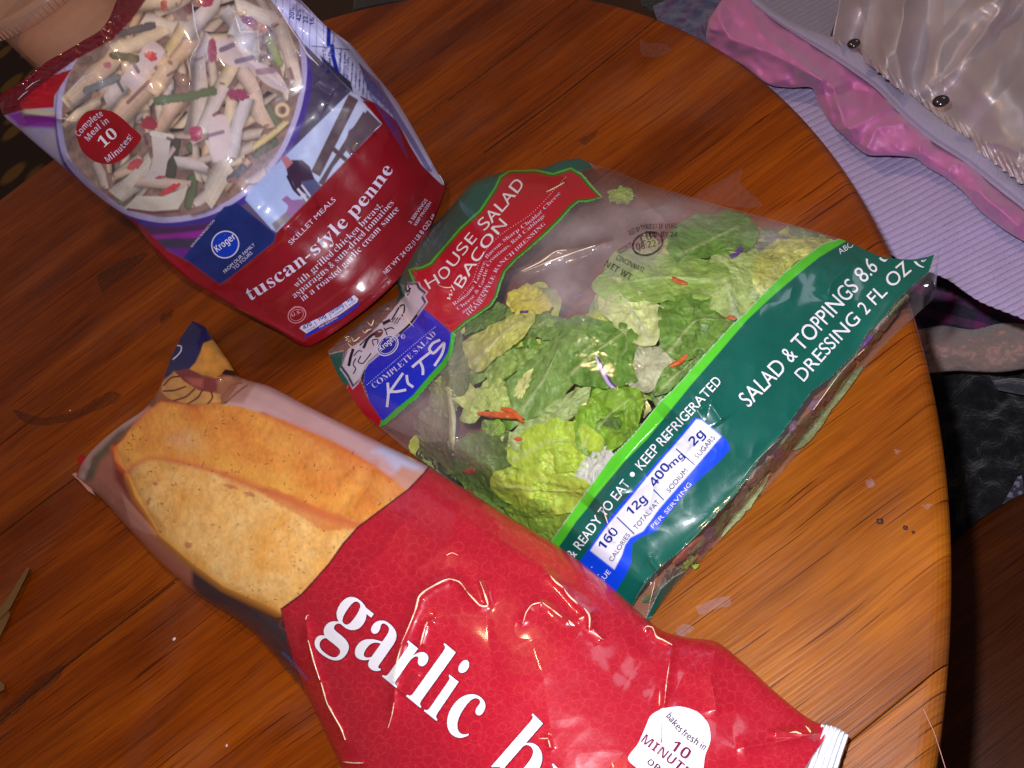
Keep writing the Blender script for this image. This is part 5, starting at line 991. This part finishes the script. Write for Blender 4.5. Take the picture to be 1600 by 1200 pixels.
    for word, path in (('garlic', [(504, 983), (560, 1027), (614, 1071), (666, 1114), (725, 1160)]), ('bread', [(765, 1192), (850, 1278), (985, 1430)])):
        text(sh, word, path, 152, M_WHITE, root, 'serif', off=.00045, offset=-.003, cell=.05, shear=-.07, name='lettering', outline=M_PLUM, halo=.007)
    patch(sh, 'badge', [(1035, 1107), (1062, 1104), (1092, 1114), (1107, 1132), (1110, 1157), (1102, 1180), (1096, 1215), (1075, 1240), (1040, 1240), (1008, 1210), (981, 1185), (997, 1162), (1007, 1140), (1017, 1118)], M_WHITE, root, .0003, 7, True, 'white rounded badge with maroon writing')
    for s, bs, em, m, st in (('bakes fresh in', [(1040, 1120), (1062, 1146), (1099, 1173)], 15, M_PLUM, 'bold'), ('10', [(1046, 1170), (1072, 1188)], 25, M_MAROON, 'bold'), ('MINUTES', [(1001, 1159), (1038, 1187), (1080, 1222)], 21, M_MAROON, 'bold'), ('OR LESS', [(1010, 1193), (1040, 1215), (1060, 1232)], 14, M_PLUM, 'bold')): text(sh, s, bs, em, m, root, st, off=.0005, offset=-.008)
    line(sh, 'letter_curve', [(277, 540), (283, 541), (283, 548), (277, 556), (270, 562)], 1.1, M_PALE, root, .0003, 2)
    text(sh, 'SERVING SUGGESTION', [(440, 1021), (456, 1036), (478, 1062)], 6.5, mat_plain('faint_blue_ink', (80, 110, 190), .4), root)
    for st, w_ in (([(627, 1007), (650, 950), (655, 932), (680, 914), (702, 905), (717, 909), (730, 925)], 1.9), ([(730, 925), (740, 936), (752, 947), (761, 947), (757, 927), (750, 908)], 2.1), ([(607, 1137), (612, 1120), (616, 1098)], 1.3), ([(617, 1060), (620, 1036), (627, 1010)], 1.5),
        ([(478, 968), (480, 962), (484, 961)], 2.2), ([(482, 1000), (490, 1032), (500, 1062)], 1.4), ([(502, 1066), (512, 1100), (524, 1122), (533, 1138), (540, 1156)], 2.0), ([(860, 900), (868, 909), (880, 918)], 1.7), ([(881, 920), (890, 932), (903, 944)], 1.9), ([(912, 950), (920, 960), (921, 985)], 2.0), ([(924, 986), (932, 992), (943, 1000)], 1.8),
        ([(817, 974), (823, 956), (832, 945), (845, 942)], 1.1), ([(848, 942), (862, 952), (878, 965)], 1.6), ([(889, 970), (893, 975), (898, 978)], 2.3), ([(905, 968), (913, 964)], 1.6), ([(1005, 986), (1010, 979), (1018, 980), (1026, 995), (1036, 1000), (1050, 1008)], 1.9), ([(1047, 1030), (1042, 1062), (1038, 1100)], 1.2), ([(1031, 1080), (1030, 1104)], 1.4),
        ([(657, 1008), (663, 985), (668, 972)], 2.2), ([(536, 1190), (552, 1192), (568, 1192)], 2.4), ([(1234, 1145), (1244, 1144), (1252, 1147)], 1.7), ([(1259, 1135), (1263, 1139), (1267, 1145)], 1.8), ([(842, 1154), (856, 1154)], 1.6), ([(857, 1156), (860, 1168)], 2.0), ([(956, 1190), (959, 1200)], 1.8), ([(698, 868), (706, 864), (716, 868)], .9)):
        glint_roll(sh, st, w_, root)
    # crimped white end seal
    n, m_ = 60, 46; cl = spline([(1306, 1141), (1296, 1165), (1283, 1200), (1250, 1290), (1190, 1400)], n)[:, :2]; d = np.gradient(cl, axis=0); d /= np.linalg.norm(d, axis=1)[:, None]; nn = np.stack([-d[:, 1], d[:, 0]], 1)
    wd = (22 + 12 * np.linspace(0, 1, n) ** .8)[:, None, None]; s = np.linspace(-1, 1, m_)[None, :, None]; G = cl[:, None] + nn[:, None] * wd * s; G[0] -= d[0] * 4 * (1 - s[0] ** 2) ; gx, gy = G[..., 0], G[..., 1]
    gz = .012 + .0012 * np.sin(s[..., 0] * 19 + .6 * np.sin(np.linspace(0, 5, n))[:, None]) + .004 * (1 - s[..., 0] ** 2) + .0006 * fbm(gx / 8, gy / 8, 2)
    gx = gx + 1.6 * (vnoise(gy / 3, gy * 0 + 3.)) * (np.abs(s[..., 0]) > .96)
    me = mesh_np('end_seal', P(gx, gy, gz + 0 * gx).reshape(-1, 3), grid_faces(n, m_)); o = obj('end_seal', me, mat_plain('white_seal', (226, 230, 240), .4), root); o['label'] = 'ribbed white crimped end seal'
    sol = o.modifiers.new('thickness', 'SOLIDIFY'); sol.thickness = .0006
    o = slab('corner_scrap', [(112, 741), (118, 738), (130, 748), (142, 762), (150, 775), (138, 768), (124, 752)], .004, .006, mat_plain('pale_pink_film', (196, 140, 124), .35), parent=root)
    slab('corner_scrap', [(121, 714), (128, 710), (138, 716), (130, 728), (124, 736)], .004, .0065, mat_plain('red_film_scrap', (170, 16, 26), .35), parent=root)
    return sh
build_bread()

# ------------------------------------------------------------------ jacket hanging over the chair beyond the table
def mat_cloth(name, rough=.55,  spec=.4, bump=.0004, bscale=500, sheen=.0, aniso=0.0, detail=3, stretch=None, metal=0.0):
    m, t, out = nt(name); b = N(t, 'ShaderNodeBsdfPrincipled', Roughness=rough, Metallic=metal); b.inputs['Specular IOR Level'].default_value = spec; b.inputs['Sheen Weight'].default_value = sheen
    a = N(t, 'ShaderNodeAttribute', _attribute_name='Col'); t.links.new(a.outputs['Color'], b.inputs['Base Color'])
    bp, no = bumped(t, bscale, bump, detail=detail, stretch=stretch); t.links.new(bp.outputs[0], b.inputs['Normal']); t.links.new(b.outputs[0], out.inputs[0]); return m
M_SATIN = mat_cloth('silver_satin', .48, .9, .00012, 900, metal=.5); M_LINING = mat_cloth('pink_satin', .46, .6, .0002, 600, .2); M_KNIT = mat_cloth('ribbed_knit', .85, .15, .0012, 900, .3); M_FUR = mat_cloth('fuzzy_fleece', .95, .05, .0016, 300, .5, detail=6)
def cloth(name, top, bottom, left, right, z, col, mat, parent, nu=200, nv=140, ridges=(), noise=(.006, 60), colf=None, label=None, zf=None, thick=.0012, folds=0):
    X, Y, u, v = coons(top, bottom, left, right, nu, nv); Z = z + noise[0] * fbm(X / noise[1] + z * 50, Y / noise[1], 3) * 2
    if zf is not None: Z = Z + zf(X, Y, u, v)
    for pts, a, w in ridges: Z = Z + crease_or_glint(X, Y, pts, a, w, 3.5, fade=True)
    c = np.tile(lin(col), (X.size, 1)) if colf is None else colf(X.ravel(), Y.ravel(), u.ravel(), v.ravel())
    me = mesh_np(name, P(X, Y, Z).reshape(-1, 3), grid_faces(nv, nu)[:, ::-1] if False else grid_faces(nv, nu), c); o = obj(name, me, mat, parent)
    s = o.modifiers.new('thickness', 'SOLIDIFY'); s.thickness = thick; s.offset = 1
    if label: o['label'] = label
    return o
jac = empty('satin_jacket', tuple(P(1450, 200, -.14)), 'silver satin jacket with pink lining and ribbed lavender hem beyond the table', 'jacket')
def ribz(ang, per, a):
    ca, sa = math.cos(ang), math.sin(ang)
    return lambda X, Y, u, v: a * np.abs(np.sin(math.pi * (X * -sa + Y * ca + 6 * fbm(X / 90, Y / 90, 2)) / per)) ** .7
def ribc(col, dark, ang, per):
    ca, sa = math.cos(ang), math.sin(ang)
    def f(x, y, u, v):
        s = np.abs(np.sin(math.pi * (x * -sa + y * ca + 6 * fbm(x / 90, y / 90, 2)) / per)); k = np.clip(s * 3.2, 0, 1)[:, None]
        return (lin(dark) * (1 - k) + lin(col) * k) * (1 + .18 * fbm(x / 2.5, y / 2.5, 2))[:, None]
    return f
cloth('ribbed_hem', [(1120, 50), (1250, 120), (1400, 200), (1540, 290), (1700, 400)], [(1340, 360), (1392, 398), (1430, 416), (1480, 436), (1530, 470), (1590, 494), (1720, 545)], [(1120, 50), (1230, 190), (1340, 360)], [(1700, 400), (1720, 545)], -.115, (172, 156, 200), M_KNIT, jac, 420, 260,
      colf=ribc((196, 178, 222), (136, 118, 176), -.46, 10.0), zf=ribz(-.46, 10.0, .0013), noise=(.006, 110), label='lavender ribbed knit hem')
cloth('lining', [(1166, -40), (1210, 30), (1262, 64), (1319, 101), (1366, 135), (1412, 182), (1453, 217), (1506, 251), (1553, 289), (1640, 360)],
      [(1107, 30), (1103, 60), (1162, 103), (1206, 134), (1237, 137), (1269, 138), (1277, 158), (1294, 188), (1319, 213), (1356, 242), (1391, 243), (1431, 248), (1450, 262), (1475, 276), (1503, 298), (1531, 329), (1562, 354), (1640, 400)],
      [(1166, -40), (1128, 0), (1107, 30)], [(1640, 360), (1640, 400)], -.102, (205, 92, 168), M_LINING, jac, 300, 160, noise=(.010, 46),
      colf=lambda x, y, u, v: lin((212, 122, 182)) * (1 + .2 * fbm(x / 30, y / 30, 2))[:, None], zf=lambda X, Y, u, v: .012 * np.sin(np.pi * v.clip(0, 1)) ** .6,
      ridges=[([(1120, 20), (1140, 60), (1200, 80), (1290, 130)], .012, 14), ([(1170, 10), (1185, 50), (1240, 90), (1300, 135)], .010, 12), ([(1300, 130), (1315, 180), (1318, 210)], .010, 11), ([(1318, 205), (1350, 190), (1400, 160)], .010, 9), ([(1350, 238), (1370, 200), (1420, 190)], .009, 10), ([(1432, 246), (1440, 220), (1455, 215)], .007, 9), ([(1106, 50), (1110, 30), (1130, 8)], .008, 8), ([(1290, 150), (1330, 140), (1365, 145)], -.008, 12), ([(1480, 270), (1490, 255), (1500, 258)], .006, 6), ([(1500, 290), (1530, 300), (1600, 360)], .008, 10)], label='shiny pink satin lining')
cloth('knit_panel', [(1150, -60), (1350, -60)], [(1225, 28), (1294, 64)], [(1150, -60), (1180, 0), (1225, 28)], [(1350, -60), (1318, 0), (1294, 64)], -.092, (150, 140, 158), M_KNIT, jac, 120, 90, colf=ribc((150, 140, 160), (116, 108, 140), -.5, 7), zf=ribz(-.5, 7, .0008))
cloth('band', [(1176, -10), (1200, 10), (1225, 26), (1262, 44), (1300, 56), (1345, 84), (1391, 117), (1435, 158), (1479, 193), (1532, 228), (1610, 288), (1670, 337)], [(1160, -6), (1185, 14), (1206, 30), (1262, 67), (1319, 104), (1366, 138), (1412, 185), (1453, 220), (1506, 254), (1553, 292), (1600, 329), (1655, 375)], [(1176, -10), (1160, -6)], [(1670, 337), (1655, 375)], -.094, (158, 148, 182), M_KNIT, jac, 400, 26,
      colf=lambda x, y, u, v: (lin((176, 166, 200)) * (1 - .08 * (np.abs(np.sin(x * 1.1 + y * .6)) < .25)[:, None]) * (1 - .25 * (np.abs(v - .8) < .06)[:, None])), zf=lambda X, Y, u, v: .005 * np.sin(np.pi * v.clip(0, 1)) ** .6, noise=(.003, 60), label='narrow grey knit band')
gather = lambda X, Y, u, v: .0035 * np.sin(X * .95 - Y * .45) * np.clip((v - .88) / .1, 0, 1)
cloth('shell', [(1312, -60), (1450, -60), (1560, -60), (1700, -60)], [(1302, 62), (1345, 92), (1388, 124), (1432, 164), (1474, 198), (1526, 234), (1604, 292), (1680, 350)], [(1312, -60), (1312, 0), (1302, 62)], [(1700, -60), (1680, 350)], -.083, (168, 150, 150), M_SATIN, jac, 460, 320, noise=(.005, 80),
      colf=lambda x, y, u, v: lin((212, 198, 202)) * (1 + .1 * fbm(x / 20, y / 20, 3))[:, None],
      zf=lambda X, Y, u, v: .0014 * np.sin(X * .75 - Y * .35 + 3 * fbm(X / 30, Y / 30, 2)) * np.clip((v - .90) / .08, 0, 1) + .020 * np.sin(X / 17. + 2.2 * fbm(X / 60, Y / 60, 2) + Y / 60) * np.clip((1475 - X) / 60, 0, 1) + .016 * np.sin((X + Y * .8) / 26 + 3 * fbm(X / 50, Y / 50, 2)) * np.clip(1 - np.abs(X + Y * .85 - 1600) / 90, 0, 1) + .004 * fbm(X / 45, Y / 45, 2) + .014 * np.sin((X * .8 - Y * .5) / 30 + 2 * fbm(X / 70, Y / 70, 2)) * np.clip((X + Y * .85 - 1560) / 90, 0, 1),
      ridges=[([(1345, 0), (1350, 40), (1346, 75), (1375, 110)], .006, 8), ([(1380, -5), (1385, 30), (1378, 70), (1385, 100)], .007, 8), ([(1410, -5), (1412, 30), (1402, 80), (1410, 120), (1420, 150)], .009, 7), ([(1590, -20), (1540, 50), (1490, 110), (1455, 140)], .010, 9), ([(1530, 220), (1560, 225), (1600, 240)], .007, 9), ([(1555, 240), (1580, 255), (1600, 262)], .006, 8)], label='gathered silver satin shell')
M_LOWER = mat_plain('lavender_knit_layers', (150, 132, 176), .85, bump=.001, bscale=300)
slab('lower_layers', [(1300, 175), (1420, 215), (1620, 330), (1640, 470), (1560, 455), (1440, 395), (1400, 360), (1330, 260)], -.344, -.135, M_LOWER, parent=jac)
slab('lower_layers', [(1250, -30), (1640, -30), (1660, 300), (1500, 210), (1330, 100), (1240, 30)], -.344, -.150, M_LOWER, parent=jac)
M_SNAP = mat_plain('dark_metal', (96, 88, 92), .16, metal=.8)
for px, py, r, l in ((1334, 68, .0042, 'snap at the edge of the gathers nearer the top of the photo'), (1470, 158, .0046, 'snap in the middle of the gathered band')):
    bm = bmesh.new(); bmesh.ops.create_uvsphere(bm, u_segments=24, v_segments=14, radius=1)
    for v in bm.verts: v.co.z *= .55
    me = bpy.data.meshes.new('snap'); bm.to_mesh(me); bm.free(); o = obj('snap', me, M_SNAP, jac); r *= 1.2
    o.location = tuple(P(px, py, -.060)); o.scale = (r, r, r); o['label'] = l
# other things beyond the table
def plaid(x, y, u, v):
    a = np.sin(x * .11 + y * .03) > .45; b = np.sin(y * .19 - x * .05) > .25; base = lin((66, 60, 84)); c = np.tile(base, (len(x), 1)); c[a] = lin((92, 52, 100)); c[b] = lin((112, 72, 112)); c[a & b] = lin((150, 62, 124)); return c * (1 + .4 * fbm(x / 4, y / 4, 2))[:, None]
o = cloth('plaid_cloth', [(1370, 390), (1480, 395), (1640, 480)], [(1400, 532), (1480, 528), (1640, 520)], [(1370, 390), (1400, 532)], [(1640, 480), (1640, 520)], -.30, (90, 70, 110), M_FUR, None, 120, 80, colf=plaid); tag(o, 'pink and dark plaid cloth below the lavender hem', 'cloth')
o = cloth('fleece', [(1420, 520), (1470, 508), (1520, 514), (1560, 505), (1640, 512)], [(1430, 584), (1500, 580), (1560, 582), (1640, 570)], [(1420, 520), (1430, 584)], [(1640, 512), (1640, 570)], -.28, (196, 160, 150), M_FUR, None, 140, 60, noise=(.012, 22), zf=lambda X, Y, u, v: .03 * np.sin(np.pi * v.clip(0, 1)) ** .6); tag(o, 'fuzzy pale beige fleece right of the table edge', 'fleece')
o = cloth('black_cloth', [(1380, 575), (1500, 576), (1700, 566)], [(1380, 900), (1480, 880), (1560, 800), (1700, 780)], [(1380, 575), (1380, 900)], [(1700, 566), (1700, 780)], -.33, (26, 26, 30), M_FUR, None, 160, 140, noise=(.02, 60), colf=lambda x, y, u, v: lin((30, 30, 34)) * (1 + 1.1 * fbm(x / 7, y / 7, 3))[:, None]); tag(o, 'black cloth below the fleece, right of the table', 'cloth')
o = cloth('grey_scarf', [(1552, 594), (1575, 590), (1640, 600)], [(1560, 610), (1590, 616), (1640, 622)], [(1552, 594), (1560, 610)], [(1640, 600), (1640, 622)], -.31, (72, 70, 84), M_FUR, None, 60, 20, zf=lambda X, Y, u, v: .008 * np.sin(np.pi * v.clip(0, 1))); tag(o, 'grey strip of cloth lying on the black cloth', 'cloth')
o = cloth('dotted_cloth', [(1590, 745), (1700, 700)], [(1560, 800), (1700, 775)], [(1590, 745), (1560, 800)], [(1700, 700), (1700, 775)], -.325, (110, 104, 124), M_FUR, None, 50, 40, colf=lambda x, y, u, v: lin((110, 104, 124)) * (.4 + 1.4 * (vnoise(x / 5, y / 5) > .5))[:, None]); tag(o, 'grey speckled cloth peeping out above the brown seat', 'cloth')
def plaid2(x, y, u, v): k = (np.sin(x * .16 + y * .12) * .5 + .5)[:, None]; return lin((96, 74, 124)) * (1 - k) + lin((84, 92, 134)) * k
o = cloth('purple_cloth', [(1020, 10), (1060, -10), (1200, -20)], [(1030, 40), (1080, 70), (1140, 110)], [(1020, 10), (1030, 40)], [(1200, -20), (1140, 110)], -.22, (96, 78, 128), M_FUR, None, 80, 60, colf=plaid2, noise=(.015, 30)); tag(o, 'purple and blue grey cloth beside the pink lining at the top', 'cloth')
o = cloth('dark_cloth', [(985, -40), (1120, -40)], [(1005, 12), (1040, 22), (1095, -2)], [(985, -40), (1005, 12)], [(1120, -40), (1095, -2)], -.24, (18, 18, 20), M_FUR, None, 50, 40); tag(o, 'small black cloth at the top edge next to the purple cloth', 'cloth')
o = cloth('dark_cloth', [(556, -40), (720, -60)], [(552, 16), (600, 6), (690, -6)], [(556, -40), (552, 16)], [(720, -60), (690, -6)], -.5, (14, 14, 14), M_FUR, None, 50, 40); tag(o, 'black cloth on the floor at the top edge beyond the table', 'cloth')
# round brown seat
def disc_thing(name, c, r, z, h, mat, label, cat, parent=None, n=96):
    V, Fc = [], []; prof = [(r, z - h), (r, z - .008), (r - .003, z - .002), (r - .009, z)]
    for q, zz in prof: V += [(c[0] + q * math.cos(t), c[1] + q * math.sin(t), zz) for t in np.linspace(0, 2 * math.pi, n, endpoint=False)]
    for k in range(3): Fc += [[k * n + i, k * n + (i + 1) % n, (k + 1) * n + (i + 1) % n, (k + 1) * n + i] for i in range(n)]
    Fc += [list(range(3 * n, 4 * n)), list(range(n))[::-1]]
    o = obj(name, mesh_py(name, V, Fc), mat, parent, False); return tag(o, label, cat) if cat else o
a, c = (P(x, y, -.30)[:2] for x, y in ((1488, 842), (1600, 764)))
rad = .20; mid_ = (a + c) / 2; d_ = c - a; hh = math.sqrt(rad * rad - (d_ @ d_) / 4); nrm = np.array([d_[1], -d_[0]]) / np.linalg.norm(d_)
tgt = P(1650, 1000, -.30)[:2]; cc = min((mid_ + nrm * hh, mid_ - nrm * hh), key=lambda q: np.hypot(*(q - tgt)))
print('seat', cc, rad)
M_SEAT = mat_wood('brown_seat', .32)
seat = empty('stool', (cc[0], cc[1], -.75), 'round brown wooden seat lower right beyond the table edge', 'stool')
disc_thing('seat', cc, rad, -.30, .025, M_SEAT, None, None, seat)
for k in range(4):
    t = .8 + k * math.pi / 2; V = []; x, y = cc[0] + rad * .7 * math.cos(t), cc[1] + rad * .7 * math.sin(t)
    for z, s in ((-.75, .014), (-.325, .018)): V += [(x + s * math.cos(q), y + s * math.sin(q), z) for q in np.linspace(0, 2 * math.pi, 12, endpoint=False)]
    obj('leg', mesh_py('leg', V, [[i, (i + 1) % 12, 12 + (i + 1) % 12, 12 + i] for i in range(12)]), M_SEAT, seat)
# clothes lie on a bench
bx = P(1480, 300, -.34); V = [(bx[0] + sx * .42, bx[1] + sy * .45, z) for z in (-.75, -.345) for sx, sy in ((-1, -1), (1, -1), (1, 1), (-1, 1))]
bench = obj('bench', mesh_py('bench', V, [[0, 1, 5, 4], [1, 2, 6, 5], [2, 3, 7, 6], [3, 0, 4, 7], [4, 5, 6, 7], [3, 2, 1, 0]]), mat_plain('dark_fabric', (38, 34, 38), .9, bump=.001, bscale=200), None, False); tag(bench, 'dark cloth covered bench under the satin jacket', 'bench')
# floor and rug
M_FLOOR = mat_plain('dark_floor', (84, 56, 34), .55, var=.5, vscale=6)
V = [(-6, -4, -.752), (6, -4, -.752), (6, 9, -.752), (-6, 9, -.752)]; o = obj('floor', mesh_py('floor', V, [[0, 1, 2, 3]]), M_FLOOR, None, False); o['kind'] = 'structure'
def mat_rug():
    m, t, out = nt('patterned_rug'); b = N(t, 'ShaderNodeBsdfPrincipled', Roughness=.9); tc = N(t, 'ShaderNodeTexCoord'); vo = N(t, 'ShaderNodeTexVoronoi', Scale=5.0); vo.inputs['Randomness'].default_value = .8
    t.links.new(tc.outputs['Object'], vo.inputs['Vector']); r = N(t, 'ShaderNodeValToRGB'); e = r.color_ramp.elements; e[0].position = .28; e[0].color = (.30, .16, .025, 1); e[1].position = .40; e[1].color = (.05, .022, .012, 1)
    t.links.new(vo.outputs['Distance'], r.inputs[0]); t.links.new(r.outputs[0], b.inputs['Base Color']); t.links.new(b.outputs[0], out.inputs[0]); return m
rg = P(40, 240, -.74); V = [(rg[0] + x, rg[1] + y, z) for z in (-.751, -.742) for x, y in ((-1.2, -1.0), (1.0, -1.0), (1.0, 1.6), (-1.2, 1.6))]
o = obj('rug', mesh_py('rug', V, [[4, 5, 6, 7], [0, 1, 5, 4], [1, 2, 6, 5], [2, 3, 7, 6], [3, 0, 4, 7]]), mat_rug(), None, False); tag(o, 'dark brown rug with yellow spots on the floor at the left', 'rug')

# ------------------------------------------------------------------ plastic tub behind the pasta bag
def build_tub():
    c = P(305, 246, 0); z1, r0, r1 = .205, .050, .058
    root = empty('plastic_tub', tuple(c), 'clear lidded plastic tub of tan food behind the pasta bag', 'tub')
    def rev(name, prof, mat, n=96, ridge=None):
        V = []; 
        for k, (r, z) in enumerate(prof): V += [(c[0] + r * math.cos(t), c[1] + r * math.sin(t), z) for t in np.linspace(0, 2 * math.pi, n, endpoint=False)]
        Fc = [[k * n + i, k * n + (i + 1) % n, (k + 1) * n + (i + 1) % n, (k + 1) * n + i] for k in range(len(prof) - 1) for i in range(n)]
        return obj(name, mesh_py(name, V, Fc), mat, root)
    m, t, out = nt('tub_plastic'); tr = N(t, 'ShaderNodeBsdfTransparent'); b = N(t, 'ShaderNodeBsdfPrincipled', Roughness=.22); b.inputs['Base Color'].default_value = (*lin((214, 170, 148)), 1); mx = N(t, 'ShaderNodeMixShader'); mx.inputs[0].default_value = .42
    t.links.new(tr.outputs[0], mx.inputs[1]); t.links.new(b.outputs[0], mx.inputs[2]); t.links.new(mx.outputs[0], out.inputs[0])
    rev('body', [(.001, .001), (r0 - .004, .001), (r0, .004), (r0 + .001, .03), (r1 - .004, z1 - .016), (r1 - .002, z1 - .012), (r1 - .002, z1 - .003)], m)
    rev('contents', [(.001, .004), (r0 - .005, .004), (r0 - .002, .02), (r1 - .008, z1 - .03), (r1 - .02, z1 - .026), (.001, z1 - .024)], mat_plain('tan_food', (206, 150, 112), .7, var=.25, vscale=40, bump=.002, bscale=60))
    rev('lid', [(r1 + .001, z1 - .014), (r1 + .004, z1 - .013), (r1 + .005, z1 - .004), (r1 + .003, z1), (r1 - .003, z1 + .001), (r1 - .007, z1 - .003), (r1 - .02, z1 - .004), (.001, z1 - .004)], m)
    V, Fc = [], []
    for k in range(72):
        a = 2 * math.pi * k / 72; r = r1 + .0052; i = len(V); da = .006
        V += [(c[0] + (r + e) * math.cos(a + s), c[1] + (r + e) * math.sin(a + s), z) for z in (z1 - .012, z1 - .005) for s, e in ((-da, 0), (0, .0012), (da, 0))]; Fc += [[i, i + 1, i + 4, i + 3], [i + 1, i + 2, i + 5, i + 4]]
    o = obj('lid_ridges', mesh_py('lid_ridges', V, Fc), mat_plain('tub_ridge', (196, 140, 116), .15, spec=.8), root, False); o['kind'] = 'stuff'
build_tub()
